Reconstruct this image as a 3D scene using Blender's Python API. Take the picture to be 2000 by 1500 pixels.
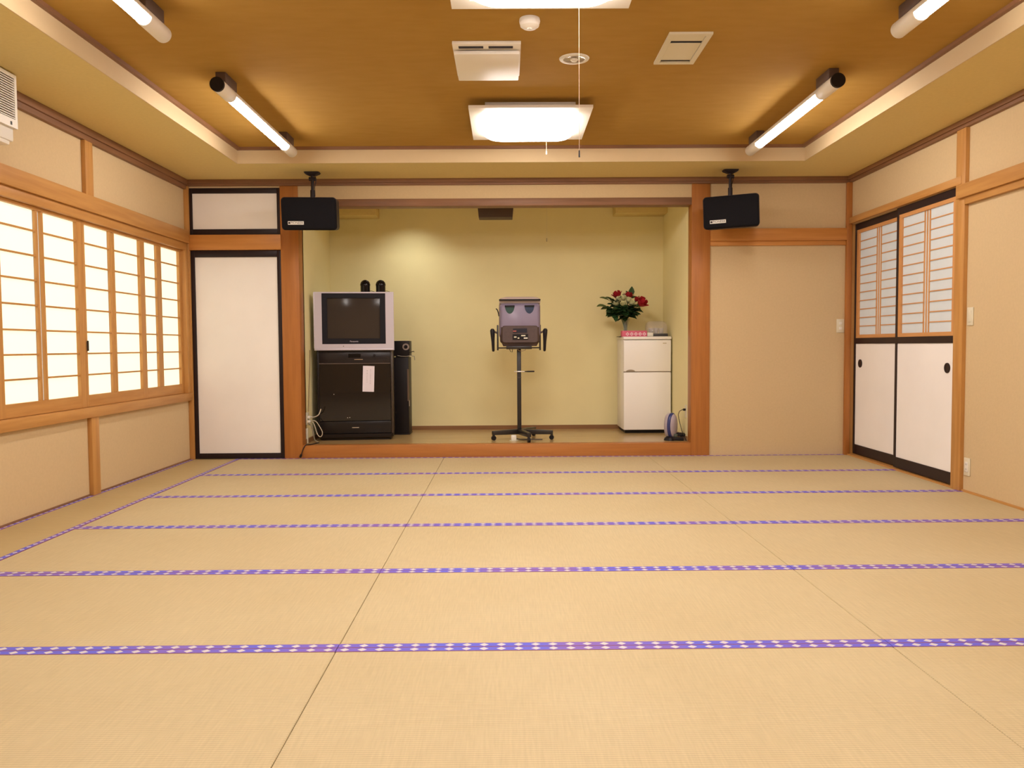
import bpy, bmesh, math, random
from mathutils import Vector, Matrix
random.seed(7)
PI = math.pi
scn = bpy.context.scene
COL = scn.collection
for o in list(bpy.data.objects):
    bpy.data.objects.remove(o, do_unlink=True)

# ------------------------------------------------------------------ camera
cam_d = bpy.data.cameras.new('camera')
cam_d.sensor_fit = 'HORIZONTAL'; cam_d.sensor_width = 36.0
cam_d.lens = 1573.3 / 2000 * 36.0
cam_d.clip_start = 0.05; cam_d.clip_end = 60
cam = bpy.data.objects.new('camera', cam_d); COL.objects.link(cam)
_r = Vector((0.99995513, -0.00675851, -0.0066381))
_u = Vector((0.00694912, 0.04708694, 0.99886662))
_f = Vector((0.00643829, 0.99886793, -0.04713179))
M = Matrix((( _r.x, _u.x, -_f.x, 0.0), (_r.y, _u.y, -_f.y, 0.0), (_r.z, _u.z, -_f.z, 1.0), (0, 0, 0, 1)))
cam.matrix_world = M
scn.camera = cam

# ------------------------------------------------------------------ world, exposure, light levels
w = bpy.data.worlds.new('world'); scn.world = w; w.use_nodes = True
w.node_tree.nodes['Background'].inputs[0].default_value = (0.55, 0.6, 0.7, 1)
w.node_tree.nodes['Background'].inputs[1].default_value = 0.6
scn.view_settings.view_transform = 'Standard'
scn.view_settings.look = 'None'
scn.view_settings.gamma = 1.0
scn.view_settings.use_curve_mapping = False
scn.view_settings.exposure = 0.0
LAMP_COL = (1.0, 0.92, 0.88);  LAMP_STR = 28.5
TUBE_COL = (1.0, 0.93, 0.90);  TUBE_STR = 52.0
WIN_COL = (1.0, 0.96, 0.66);   WIN_STR = 1.1
SPOT_W = 24.0

# ------------------------------------------------------------------ dimensions (metres, from the photograph)
D, DA = 7.235, 8.56            # main back wall, alcove back wall
XL, XR = -2.845, 3.08
YR = -1.955                    # wall behind the photographer
ZC, ZT = 2.483, 2.61           # lower ceiling border, raised ceiling
TX0, TX1, TY0, TY1 = -2.165, 2.43, -1.3, 6.588
AX0, AX1 = -1.855, 1.662       # alcove side walls
ZF = 0.114                     # alcove floor
MW, ML = 0.9195, 1.837         # tatami
XS = -2.406

# ------------------------------------------------------------------ helpers
def bx(bm, x0, x1, y0, y1, z0, z1):
    v = [bm.verts.new(p) for p in ((x0,y0,z0),(x1,y0,z0),(x1,y1,z0),(x0,y1,z0),(x0,y0,z1),(x1,y0,z1),(x1,y1,z1),(x0,y1,z1))]
    for f in ((3,2,1,0),(4,5,6,7),(0,1,5,4),(1,2,6,5),(2,3,7,6),(3,0,4,7)):
        bm.faces.new([v[i] for i in f])
    return bm
def box(*a):
    bm = bmesh.new(); return bx(bm, *a)
def quad(bm, pts):
    bm.faces.new([bm.verts.new(p) for p in pts])
def basis(d):
    d = Vector(d).normalized()
    a = Vector((0,0,1)) if abs(d.z) < 0.9 else Vector((1,0,0))
    s = d.cross(a).normalized(); t = d.cross(s).normalized()
    return s, t
def tube(bm, pts, r, seg=8, closed_ends=True):
    pts = [Vector(p) for p in pts]; rings = []
    rs = r if isinstance(r, (list, tuple)) else [r]*len(pts)
    s = None
    for i, p in enumerate(pts):
        d = (pts[min(i+1, len(pts)-1)] - pts[max(i-1, 0)])
        if d.length < 1e-9: d = Vector((0,0,1))
        d.normalize()
        if s is None: s, t = basis(d)
        else:
            s = (s - d*s.dot(d))
            s = s.normalized() if s.length > 1e-6 else basis(d)[0]
            t = d.cross(s).normalized()
        rings.append([bm.verts.new(p + (s*math.cos(2*PI*k/seg) + t*math.sin(2*PI*k/seg))*rs[i]) for k in range(seg)])
    for a, b in zip(rings, rings[1:]):
        for k in range(seg):
            bm.faces.new((a[k], a[(k+1)%seg], b[(k+1)%seg], b[k]))
    if closed_ends:
        bm.faces.new(rings[0][::-1]); bm.faces.new(rings[-1])
    return bm
def cyl(bm, p0, p1, r, seg=20): return tube(bm, [p0, p1], r, seg)
def lathe(bm, prof, seg=24, c=(0,0,0)):
    rings = []
    for r, z in prof:
        if r < 1e-6: rings.append([bm.verts.new((c[0], c[1], c[2]+z))])
        else: rings.append([bm.verts.new((c[0]+r*math.cos(2*PI*k/seg), c[1]+r*math.sin(2*PI*k/seg), c[2]+z)) for k in range(seg)])
    for a, b in zip(rings, rings[1:]):
        for k in range(seg):
            k2 = (k+1) % seg
            if len(a) == 1 and len(b) == 1: continue
            if len(a) == 1: bm.faces.new((a[0], b[k2], b[k]))
            elif len(b) == 1: bm.faces.new((a[k], a[k2], b[0]))
            else: bm.faces.new((a[k], a[k2], b[k2], b[k]))
    return bm
def rrect(w, h, r, n=5):
    pts = []
    for cx, cy, a0 in ((w/2-r, h/2-r, 0), (-w/2+r, h/2-r, PI/2), (-w/2+r, -h/2+r, PI), (w/2-r, -h/2+r, 1.5*PI)):
        for k in range(n+1):
            a = a0 + PI/2*k/n; pts.append((cx + r*math.cos(a), cy + r*math.sin(a)))
    return pts
def loft(bm, sections):          # sections: lists of 3D points of equal length
    rings = [[bm.verts.new(p) for p in s] for s in sections]
    n = len(rings[0])
    for a, b in zip(rings, rings[1:]):
        for k in range(n): bm.faces.new((a[k], a[(k+1)%n], b[(k+1)%n], b[k]))
    bm.faces.new(rings[0][::-1]); bm.faces.new(rings[-1])
    return bm
def smooth_by(me, ang):
    me.polygons.foreach_set('use_smooth', [True]*len(me.polygons))
    try: me.set_sharp_from_angle(angle=math.radians(ang))
    except Exception: pass
def obj(name, bm, m, parent=None, loc=(0,0,0), rot=(0,0,0), bevel=0.0, seg=2, smooth=None):
    bmesh.ops.recalc_face_normals(bm, faces=bm.faces[:])
    if bevel > 0:
        es = [e for e in bm.edges if len(e.link_faces) == 2 and e.calc_face_angle(0) > 0.6]
        bmesh.ops.bevel(bm, geom=es, offset=bevel, segments=seg, profile=0.5, affect='EDGES')
    me = bpy.data.meshes.new(name); bm.to_mesh(me); bm.free()
    if m is not None: me.materials.append(m)
    if bevel > 0 or smooth: smooth_by(me, smooth or 35)
    o = bpy.data.objects.new(name, me); COL.objects.link(o)
    o.location = loc; o.rotation_euler = rot; o.parent = parent
    return o
def inst(src, parent, loc=(0,0,0), rot=(0,0,0)):
    o = bpy.data.objects.new(src.name.split('.')[0], src.data); COL.objects.link(o)
    o.location = loc; o.rotation_euler = rot; o.parent = parent
    return o
def tag(o, label, cat, group=None, kind=None):
    o['label'] = label; o['category'] = cat
    if group: o['group'] = group
    if kind: o['kind'] = kind
    return o
def thing(name, label, cat, loc=(0,0,0), rot=(0,0,0), group=None, kind=None):
    o = bpy.data.objects.new(name, None); COL.objects.link(o)
    o.empty_display_size = 0.05
    o.location = loc; o.rotation_euler = rot
    return tag(o, label, cat, group, kind)
def struct(name, bm, m, label, cat, bevel=0.0):
    return tag(obj(name, bm, m, bevel=bevel), label, cat, kind='structure')
def copy_tree(root, loc, rot=None):
    r = root.copy(); COL.objects.link(r); r.location = loc
    if rot is not None: r.rotation_euler = rot
    def rec(a, b):
        for ch in list(a.children):
            c = ch.copy(); COL.objects.link(c); c.parent = b; rec(ch, c)
    rec(root, r)
    return r
def text(name, s, size, m, parent, loc, rot, depth=0.0006, align='CENTER'):
    cu = bpy.data.curves.new(name, 'FONT'); cu.body = s; cu.size = size; cu.extrude = depth
    cu.align_x = align; cu.align_y = 'CENTER'; cu.resolution_u = 2
    t = bpy.data.objects.new(name, cu); COL.objects.link(t)
    dg = bpy.context.evaluated_depsgraph_get()
    me = bpy.data.meshes.new_from_object(t.evaluated_get(dg))
    bpy.data.objects.remove(t, do_unlink=True); bpy.data.curves.remove(cu)
    me.materials.clear(); me.materials.append(m)
    o = bpy.data.objects.new(name, me); COL.objects.link(o)
    o.location = loc; o.rotation_euler = rot; o.parent = parent
    return o

# ------------------------------------------------------------------ materials
def base(name):
    m = bpy.data.materials.new(name); m.use_nodes = True
    return m, m.node_tree.nodes, m.node_tree.links, m.node_tree.nodes['Principled BSDF']
def mat(name, c, rough=0.6, metal=0.0, var=0.0, scale=20.0, stretch=(1,1,1), bump=0.0, bscale=None, spec=None, c2=None):
    m, N, L, P = base(name)
    P.inputs['Base Color'].default_value = (*c, 1); P.inputs['Roughness'].default_value = rough
    P.inputs['Metallic'].default_value = metal
    if spec is not None: P.inputs['Specular IOR Level'].default_value = spec
    if var > 0 or bump > 0 or c2:
        tc = N.new('ShaderNodeTexCoord'); mp = N.new('ShaderNodeMapping'); mp.inputs['Scale'].default_value = stretch
        L.new(tc.outputs['Object'], mp.inputs['Vector'])
        n = N.new('ShaderNodeTexNoise'); n.inputs['Scale'].default_value = scale; n.inputs['Detail'].default_value = 5
        L.new(mp.outputs[0], n.inputs['Vector'])
        r = N.new('ShaderNodeValToRGB')
        a = c; b = c2 if c2 else tuple(x*(1-var) for x in c)
        r.color_ramp.elements[0].color = (*b, 1); r.color_ramp.elements[1].color = (*a, 1)
        r.color_ramp.elements[0].position = 0.3; r.color_ramp.elements[1].position = 0.7
        L.new(n.outputs['Fac'], r.inputs[0]); L.new(r.outputs[0], P.inputs['Base Color'])
        if bump > 0:
            n2 = n
            if bscale:
                n2 = N.new('ShaderNodeTexNoise'); n2.inputs['Scale'].default_value = bscale; n2.inputs['Detail'].default_value = 3
                L.new(mp.outputs[0], n2.inputs['Vector'])
            b_ = N.new('ShaderNodeBump'); b_.inputs['Strength'].default_value = bump; b_.inputs['Distance'].default_value = 0.004
            L.new(n2.outputs['Fac'], b_.inputs['Height']); L.new(b_.outputs[0], P.inputs['Normal'])
    return m
def emis(name, c, s, basec=(0.9,0.9,0.85)):
    m, N, L, P = base(name)
    P.inputs['Base Color'].default_value = (*basec, 1); P.inputs['Roughness'].default_value = 0.5
    P.inputs['Emission Color'].default_value = (*c, 1); P.inputs['Emission Strength'].default_value = s
    return m
def glassy(name, c=(1,1,1), rough=0.03, fac=0.75):
    m, N, L, P = base(name)
    P.inputs['Base Color'].default_value = (*c, 1); P.inputs['Roughness'].default_value = rough
    tr = N.new('ShaderNodeBsdfTransparent'); tr.inputs[0].default_value = (*c, 1)
    mx = N.new('ShaderNodeMixShader'); mx.inputs[0].default_value = fac
    out = N['Material Output']
    L.new(P.outputs[0], mx.inputs[1]); L.new(tr.outputs[0], mx.inputs[2]); L.new(mx.outputs[0], out.inputs['Surface'])
    return m
def wood(name, c, c2, axis, rough=0.45):
    st = {'x': (0.6, 9, 9), 'y': (9, 0.6, 9), 'z': (9, 9, 0.6)}[axis]
    return mat(name, c, rough, scale=3.5, stretch=st, c2=c2, bump=0.05)
WC, WC2 = (0.58, 0.295, 0.085), (0.46, 0.21, 0.05)
WX, WY, WZ = (wood('hinoki_'+a, WC, WC2, a) for a in 'xyz')
OC, OC2 = (0.46, 0.175, 0.036), (0.37, 0.13, 0.025)
RC, RC2 = (0.60, 0.26, 0.06), (0.50, 0.20, 0.042)
RX = wood('lintel_timber_x', RC, RC2, 'x')
OX, OY, OZ = (wood('orange_timber_'+a, OC, OC2, a) for a in 'xyz')
DC, DC2 = (0.27, 0.125, 0.055), (0.19, 0.085, 0.035)
DX, DY, DZ_ = (wood('dark_stained_'+a, DC, DC2, a, 0.5) for a in 'xyz')
plaster = mat('sand_plaster', (0.64, 0.48, 0.27), 0.9, var=0.05, scale=60, bump=0.25, bscale=220)
alcove_m = mat('cream_green_plaster', (0.90, 0.81, 0.45), 0.88, var=0.04, scale=3, bump=0.2, bscale=200)
soffit_m = mat('soffit_plaster', (0.74, 0.59, 0.25), 0.9, var=0.05, scale=50, bump=0.2, bscale=200)
fascia_m = mat('fascia_paint', (0.66, 0.50, 0.285), 0.7, var=0.02, scale=20)
fusuma_m = mat('fusuma_paper', (0.93, 0.89, 0.86), 0.85, var=0.05, scale=2.5, bump=0.1, bscale=150)
lacquer = mat('black_lacquer', (0.020, 0.010, 0.011), 0.4, spec=0.3)
white_pl = mat('white_plastic', (0.80, 0.76, 0.68), 0.4)
ivory = mat('ivory_plastic', (0.72, 0.66, 0.50), 0.45)
fridge_m = mat('fridge_enamel', (0.93, 0.90, 0.86), 0.35)
black_pl = mat('black_plastic', (0.012, 0.009, 0.010), 0.45, spec=0.25)
black_gl = mat('black_gloss', (0.006, 0.005, 0.006), 0.08, spec=0.3)
black_mt = mat('black_paint_metal', (0.02, 0.016, 0.014), 0.35)
dark_cloth = mat('speaker_grille', (0.010, 0.009, 0.011), 0.8, var=0.3, scale=300, spec=0.1)
silver = mat('silver_plastic', (0.62, 0.58, 0.66), 0.35, metal=0.25)
chrome = mat('chrome', (0.75, 0.72, 0.7), 0.2, metal=1.0)
shadow_m = mat('dark_void', (0.02, 0.018, 0.03), 0.8)
def tatami_mat(name='igusa_rush', k=(1, 1, 1)):
    m, N, L, P = base(name)
    tc = N.new('ShaderNodeTexCoord'); sp = N.new('ShaderNodeSeparateXYZ'); L.new(tc.outputs['Object'], sp.inputs[0])
    wv = N.new('ShaderNodeTexWave'); wv.wave_type = 'BANDS'; wv.bands_direction = 'Y'; wv.inputs['Scale'].default_value = 30
    wv.inputs['Distortion'].default_value = 0.6; wv.inputs['Detail'].default_value = 2
    L.new(tc.outputs['Object'], wv.inputs['Vector'])
    mp = N.new('ShaderNodeMapping'); mp.inputs['Scale'].default_value = (140, 9, 1); L.new(tc.outputs['Object'], mp.inputs[0])
    nf = N.new('ShaderNodeTexNoise'); nf.inputs['Scale'].default_value = 1.0; nf.inputs['Detail'].default_value = 4; L.new(mp.outputs[0], nf.inputs['Vector'])
    geo = N.new('ShaderNodeNewGeometry')
    nl = N.new('ShaderNodeTexNoise'); nl.inputs['Scale'].default_value = 1.3; nl.inputs['Detail'].default_value = 4; L.new(geo.outputs['Position'], nl.inputs['Vector'])
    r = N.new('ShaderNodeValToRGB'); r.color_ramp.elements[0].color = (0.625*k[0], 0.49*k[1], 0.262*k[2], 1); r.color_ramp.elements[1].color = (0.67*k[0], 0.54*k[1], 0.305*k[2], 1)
    r.color_ramp.elements[0].position = 0.3; r.color_ramp.elements[1].position = 0.7; L.new(nl.outputs['Fac'], r.inputs[0])
    m1 = N.new('ShaderNodeMix'); m1.data_type = 'RGBA'; m1.blend_type = 'MULTIPLY'; m1.inputs[0].default_value = 0.16
    L.new(r.outputs[0], m1.inputs[6]); L.new(wv.outputs['Color'], m1.inputs[7])
    m2 = N.new('ShaderNodeMix'); m2.data_type = 'RGBA'; m2.blend_type = 'MULTIPLY'; m2.inputs[0].default_value = 0.25
    L.new(m1.outputs[2], m2.inputs[6]); L.new(nf.outputs['Fac'], m2.inputs[7])
    L.new(m2.outputs[2], P.inputs['Base Color']); P.inputs['Roughness'].default_value = 0.62
    b = N.new('ShaderNodeBump'); b.inputs['Strength'].default_value = 0.25; b.inputs['Distance'].default_value = 0.002
    L.new(wv.outputs['Fac'], b.inputs['Height']); L.new(b.outputs[0], P.inputs['Normal'])
    return m
def band_mat():
    m, N, L, P = base('brocade_border')
    tc = N.new('ShaderNodeTexCoord'); sp = N.new('ShaderNodeSeparateXYZ'); L.new(tc.outputs['Object'], sp.inputs[0])
    def mth(op, a, b=None):
        n = N.new('ShaderNodeMath'); n.operation = op
        for i, v in enumerate((a, b)):
            if v is None: continue
            if isinstance(v, (int, float)): n.inputs[i].default_value = v
            else: L.new(v, n.inputs[i])
        return n.outputs[0]
    u = mth('DIVIDE', sp.outputs['X'], 0.0575)
    fr = mth('SUBTRACT', u, mth('FLOOR', u))
    dx = mth('ABSOLUTE', mth('SUBTRACT', fr, 0.5))
    dy = mth('ABSOLUTE', mth('DIVIDE', sp.outputs['Y'], 0.0135))
    loz = mth('LESS_THAN', mth('ADD', mth('MULTIPLY', dx, 3.4), dy), 0.95)
    edge = mth('GREATER_THAN', mth('ABSOLUTE', sp.outputs['Y']), 0.0142)
    n = N.new('ShaderNodeTexNoise'); n.inputs['Scale'].default_value = 2.2
    geo = N.new('ShaderNodeNewGeometry'); L.new(geo.outputs['Position'], n.inputs['Vector'])
    r = N.new('ShaderNodeValToRGB'); r.color_ramp.elements[0].color = (0.10, 0.10, 0.62, 1); r.color_ramp.elements[1].color = (0.20, 0.10, 0.45, 1)  # blue to purple drift: partly sheen painted into the cloth colour
    r.color_ramp.elements[0].position = 0.42; r.color_ramp.elements[1].position = 0.62; L.new(n.outputs['Fac'], r.inputs[0])
    mx = N.new('ShaderNodeMix'); mx.data_type = 'RGBA'; L.new(loz, mx.inputs[0]); L.new(r.outputs[0], mx.inputs[6])
    mx.inputs[7].default_value = (0.62, 0.58, 0.55, 1)
    mx2 = N.new('ShaderNodeMix'); mx2.data_type = 'RGBA'; L.new(edge, mx2.inputs[0]); L.new(mx.outputs[2], mx2.inputs[6]); mx2.inputs[7].default_value = (0.28, 0.10, 0.22, 1)
    L.new(mx2.outputs[2], P.inputs['Base Color']); P.inputs['Roughness'].default_value = 0.6
    return m
igusa = tatami_mat(); igusa_sheen_tint = tatami_mat('igusa_rush_sheen_tint', (0.93, 0.88, 0.74)); band_m = band_mat()  # strip mats' ochre tone: sheen of the turned rush put into the colour
def ceiling_mat():
    m, N, L, P = base('brown_ceiling_board')
    tc = N.new('ShaderNodeTexCoord')
    mp = N.new('ShaderNodeMapping'); mp.inputs['Scale'].default_value = (3.0, 9, 1); L.new(tc.outputs['Object'], mp.inputs[0])
    n = N.new('ShaderNodeTexNoise'); n.inputs['Scale'].default_value = 2.0; n.inputs['Detail'].default_value = 6; L.new(mp.outputs[0], n.inputs['Vector'])
    r = N.new('ShaderNodeValToRGB'); r.color_ramp.elements[0].color = (0.40, 0.222, 0.043, 1); r.color_ramp.elements[1].color = (0.43, 0.243, 0.051, 1)
    r.color_ramp.elements[0].position = 0.3; r.color_ramp.elements[1].position = 0.7
    L.new(n.outputs['Fac'], r.inputs[0]); L.new(r.outputs[0], P.inputs['Base Color']); P.inputs['Roughness'].default_value = 0.9; P.inputs['Specular IOR Level'].default_value = 0.15
    return m
ceil_m = ceiling_mat()

# ================================================================== SETTING
# ------------------------------------------------------------------ floor of tatami
floor = struct('floor', box(XL-0.1, XR+0.1, YR-0.1, D, -0.16, -0.056), mat('underfloor', (0.3,0.2,0.1), 0.9), 'tatami floor of straw mats edged with blue brocade borders', 'floor')
def mat_mesh(l, wd):
    bm = box(-l/2, l/2, -wd/2, wd/2, -0.055, 0.0)
    return bm
BW = 0.033
g = 0.0012
mat_src = obj('tatami_mat', mat_mesh(ML-2*g, MW-2*g), igusa, floor, bevel=0.002, seg=1)
band_src = obj('edge_band', box(-ML/2+g, ML/2-g, -BW/2, BW/2, -0.004, 0.0016), band_m, mat_src, (0, MW/2-g-BW/2, 0))
inst(band_src, mat_src, (0, -MW/2+g+BW/2, 0))
first = True
for r_ in range(10):
    for c_ in range(3):
        x = XS + ML*(c_+0.5); y = D - MW*(r_+0.5)
        if first: mat_src.location = (x, y, 0); first = False
        else:
            o = inst(mat_src, floor, (x, y, 0))
            for s in (1, -1): inst(band_src, o, (0, s*(MW/2-g-BW/2), 0))
SWD = XS - XL
strip_src = obj('tatami_mat', mat_mesh(ML-2*g, SWD-2*g), igusa_sheen_tint, floor, bevel=0.002, seg=1)
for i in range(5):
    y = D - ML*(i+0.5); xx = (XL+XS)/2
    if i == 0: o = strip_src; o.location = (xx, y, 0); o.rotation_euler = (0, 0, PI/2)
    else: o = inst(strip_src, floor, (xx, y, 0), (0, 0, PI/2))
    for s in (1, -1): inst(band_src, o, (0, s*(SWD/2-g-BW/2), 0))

# ------------------------------------------------------------------ walls (with openings)
T = 0.12
# left wall: window opening Y 4.52..7.18 (and on towards the camera), z .60..1.86
WY0, WY1, WZ0, WZ1 = 2.60, 7.185, 0.600, 1.865
bm = bmesh.new()
bx(bm, XL-T, XL, YR, D, -0.05, WZ0); bx(bm, XL-T, XL, YR, D, WZ1, ZC+0.3); bx(bm, XL-T, XL, YR, WY0, WZ0, WZ1); bx(bm, XL-T, XL, WY1, D, WZ0, WZ1)
wall_left = struct('wall_left', bm, plaster, 'sand plaster wall with the row of glowing paper windows', 'wall')
# right wall: door opening Y 5.545..7.15, z 0..2.06
DY0, DY1, DZ1 = 5.499, 7.215, 2.062
bm = bmesh.new()
bx(bm, XR, XR+T, YR, DY0, -0.05, ZC+0.3); bx(bm, XR, XR+T, DY1, D, -0.05, ZC+0.3); bx(bm, XR, XR+T, DY0, DY1, DZ1, ZC+0.3); bx(bm, XR+T, XR+T+0.05, DY0-0.3, D, -0.05, 2.4)
wall_right = struct('wall_right', bm, plaster, 'sand plaster wall with the black-framed sliding doors', 'wall')
# back wall with cupboard niches and alcove opening
bm = bmesh.new()
bx(bm, XL-T, AX0, D+0.06, D+0.2, -0.05, ZC+0.3)                     # behind cupboard doors
bx(bm, XL-T, -1.995, D, D+0.06, 2.416, ZC+0.3)                      # strip above the small cupboard door
bx(bm, AX0-0.01, AX1+0.01, D, D+0.14, 2.30, ZC+0.3)                 # strip above the alcove beam
bx(bm, AX1, XR+T, D, D+0.14, -0.05, ZC+0.3)                         # right hand panel
wall_back = struct('wall_back', bm, plaster, 'sand plaster back wall around the raised alcove', 'wall')
bm = box(XL-T, XR+T, YR-T, YR, -0.05, ZC+0.3)
struct('wall_rear', bm, plaster, 'plain sand plaster wall behind the viewer', 'wall')
# alcove shell
bm = bmesh.new()
bx(bm, AX0-0.1, AX1+0.1, DA, DA+0.1, -0.05, 2.62)
wall_alc = struct('wall_alcove_back', bm, alcove_m, 'pale yellow-green rear wall of the alcove', 'wall')
struct('wall_alcove_left', box(AX0-0.1, AX0, D+0.06, DA, -0.05, 2.62), alcove_m, 'pale yellow-green side wall of the alcove behind the television', 'wall')
struct('wall_alcove_right', box(AX1, AX1+0.1, D+0.14, DA, -0.05, 2.62), alcove_m, 'pale yellow-green side wall of the alcove beside the refrigerator', 'wall')
bm = bmesh.new(); bx(bm, AX0-0.1, AX1+0.1, D, DA, 2.50, 2.62)
struct('ceiling_alcove', bm, soffit_m, 'ceiling of the alcove above the beam', 'ceiling')
alc_floor_m = mat('alcove_laminate', (0.50, 0.34, 0.15), 0.22, scale=3, stretch=(0.7, 10, 1), c2=(0.43, 0.28, 0.11))
bm = box(AX0, AX1, D+0.10, DA, -0.05, ZF)
struct('floor_alcove', bm, alc_floor_m, 'glossy raised wooden floor of the alcove', 'floor')
tag(obj('trim_1', box(AX0-0.0, AX1, D-0.004, D+0.10, -0.05, ZF+0.002), OX, bevel=0.004), 'orange wooden step edge along the front of the alcove', 'trim', kind='structure')
bb = wood('baseboard_wood', (0.30, 0.15, 0.06), (0.24, 0.11, 0.04), 'x')
struct('baseboard_back', box(AX0, AX1, DA-0.012, DA, ZF, ZF+0.042), bb, 'narrow brown baseboard along the alcove rear wall', 'baseboard')
struct('baseboard_alcove_left', box(AX0, AX0+0.012, D+0.12, DA-0.012, ZF, ZF+0.042), bb, 'narrow brown baseboard on the alcove side wall by the television', 'baseboard')
struct('baseboard_alcove_right', box(AX1-0.012, AX1, D+0.15, DA-0.012, ZF, ZF+0.042), bb, 'narrow brown baseboard on the alcove side wall by the refrigerator', 'baseboard')
# boxed-in ducts under the alcove ceiling
struct('trim_2', box(AX0, -1.33, 8.32, DA, 2.345, 2.50), soffit_m, 'boxed-in plaster duct in the upper alcove corner above the television', 'trim', bevel=0.004)
struct('trim_3', box(1.13, AX1, 8.32, DA, 2.355, 2.50), soffit_m, 'boxed-in plaster duct in the upper alcove corner above the refrigerator', 'trim', bevel=0.004)
# main ceiling: lower border + raised field
bm = bmesh.new()
bx(bm, XL-T, TX0, YR, D, ZC, ZC+0.1); bx(bm, TX1, XR+T, YR, D, ZC, ZC+0.1)
bx(bm, TX0, TX1, TY1, D, ZC, ZC+0.1); bx(bm, TX0, TX1, YR, TY0, ZC, ZC+0.1)
struct('ceiling', bm, soffit_m, 'lower ochre border of the stepped ceiling', 'ceiling')
bm = box(TX0-0.2, TX1+0.2, TY0-0.2, TY1+0.2, ZT, ZT+0.08)
struct('ceiling_raised', bm, ceil_m, 'raised brown centre field of the stepped ceiling', 'ceiling')
fz0, fz1 = ZC-0.001, 2.587
struct('trim_4', box(TX0, TX1, TY1-0.008, TY1, fz0, fz1), fascia_m, 'cream vertical step of the ceiling facing the viewer', 'trim')
struct('trim_5', box(TX0, TX0+0.008, TY0, TY1-0.008, fz0, fz1), fascia_m, 'cream vertical step of the ceiling on the window side', 'trim')
struct('trim_6', box(TX1-0.008, TX1, TY0, TY1-0.008, fz0, fz1), fascia_m, 'cream vertical step of the ceiling on the sliding door side', 'trim')
struct('trim_7', box(TX0, TX1, TY0, TY0+0.008, fz0, fz1), fascia_m, 'cream vertical step of the ceiling behind the viewer', 'trim')
mo = 0.032
struct('trim_8', box(TX0, TX1, TY1-mo, TY1, fz1, ZT), DX, 'brown moulding of the raised ceiling along its far edge', 'trim')
struct('trim_9', box(TX0, TX0+mo, TY0, TY1-mo, fz1, ZT), DY, 'brown moulding of the raised ceiling along the window side', 'trim')
struct('trim_10', box(TX1-mo, TX1, TY0, TY1-mo, fz1, ZT), DY, 'brown moulding of the raised ceiling along the sliding door side', 'trim')
struct('trim_11', box(TX0, TX1, TY0, TY0+mo, fz1, ZT), DX, 'brown moulding of the raised ceiling behind the viewer', 'trim')
# crown mouldings where the walls meet the lower ceiling
def crown(name, segs, m, label):
    bm = bmesh.new()
    for s in segs: bx(bm, *s)
    struct(name, bm, m, label, 'trim')
c0, c1 = 2.430, ZC
crown('trim_12', [(XL, XR, D-0.045, D, c0+0.02, c1), (XL, XR, D-0.028, D, c0, c0+0.02)], DX, 'dark brown crown moulding above the alcove wall')
crown('trim_13', [(XL, XL+0.045, YR, D-0.045, c0+0.005, c1), (XL, XL+0.03, YR, D-0.045, c0-0.03, c0+0.005)], DY, 'dark brown crown moulding above the paper windows')
crown('trim_14', [(XR-0.045, XR, YR, D-0.045, c0+0.02, c1), (XR-0.03, XR, YR, D-0.045, c0, c0+0.02)], DY, 'dark brown crown moulding above the sliding doors')

# ------------------------------------------------------------------ back wall timbers
struct('trim_15', box(XL, -1.995, D-0.03, D+0.06, 1.868, 2.002), RX, 'orange wooden lintel between the two cupboard doors', 'trim', 0.003)
struct('trim_16', box(-2.003, -1.843, D-0.012, D+0.13, 0.0, c0), OZ, 'orange wooden post between cupboard and alcove', 'trim', 0.004)
struct('trim_17', box(1.658, 1.823, D-0.012, D+0.13, 0.0, c0), OZ, 'orange wooden post at the refrigerator side of the alcove', 'trim', 0.004)
struct('trim_18', box(-1.843, 1.658, D-0.008, D+0.12, 2.246, 2.312), DX, 'reddish brown beam across the top of the alcove', 'trim', 0.003)
struct('trim_19', box(1.823, XR, D-0.035, D, 1.921, 2.030), RX, 'orange wooden rail on the plain panel beside the sliding doors', 'trim', 0.003)
struct('trim_20', box(1.823, 3.035, D-0.018, D, 1.880, 1.921), RX, 'thin wooden strip under the rail of the plain panel', 'trim', 0.002)
struct('trim_21', box(3.035, XR, D-0.04, D, 0.0, c0), OZ, 'slim wooden corner post beside the sliding doors', 'trim', 0.003)
struct('trim_22', box(XL, -2.806, D-0.035, D+0.06, 0.0, c0), WZ, 'slim wooden corner post between paper windows and cupboard', 'trim', 0.003)

# cupboard doors
def fusuma(name, label, x0, x1, z0, z1, fl, fr, ft, fb):
    t = thing(name, label, 'cupboard door', ((x0+x1)/2, D, z0), kind='structure')
    hw = (x1-x0)/2; h = z1-z0
    obj('stile', box(-hw, -hw+fl, -0.006, 0.03, 0, h), lacquer, t, bevel=0.002)
    obj('stile', box(hw-fr, hw, -0.006, 0.03, 0, h), lacquer, t, bevel=0.002)
    obj('rail', box(-hw+fl, hw-fr, -0.006, 0.03, 0, fb), lacquer, t, bevel=0.002)
    obj('rail', box(-hw+fl, hw-fr, -0.006, 0.03, h-ft, h), lacquer, t, bevel=0.002)
    obj('panel', box(-hw+fl, hw-fr, 0.004, 0.028, fb, h-ft), fusuma_m, t)
    return t
fusuma('door_1', 'tall white cupboard door in a black frame at the window corner', -2.806, -2.005, 0.004, 1.866, 0.036, 0.034, 0.060, 0.048)
fusuma('door_2', 'small white cupboard door in a black frame under the ceiling', -2.806, -2.005, 2.004, 2.414, 0.026, 0.026, 0.046, 0.050)

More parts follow.
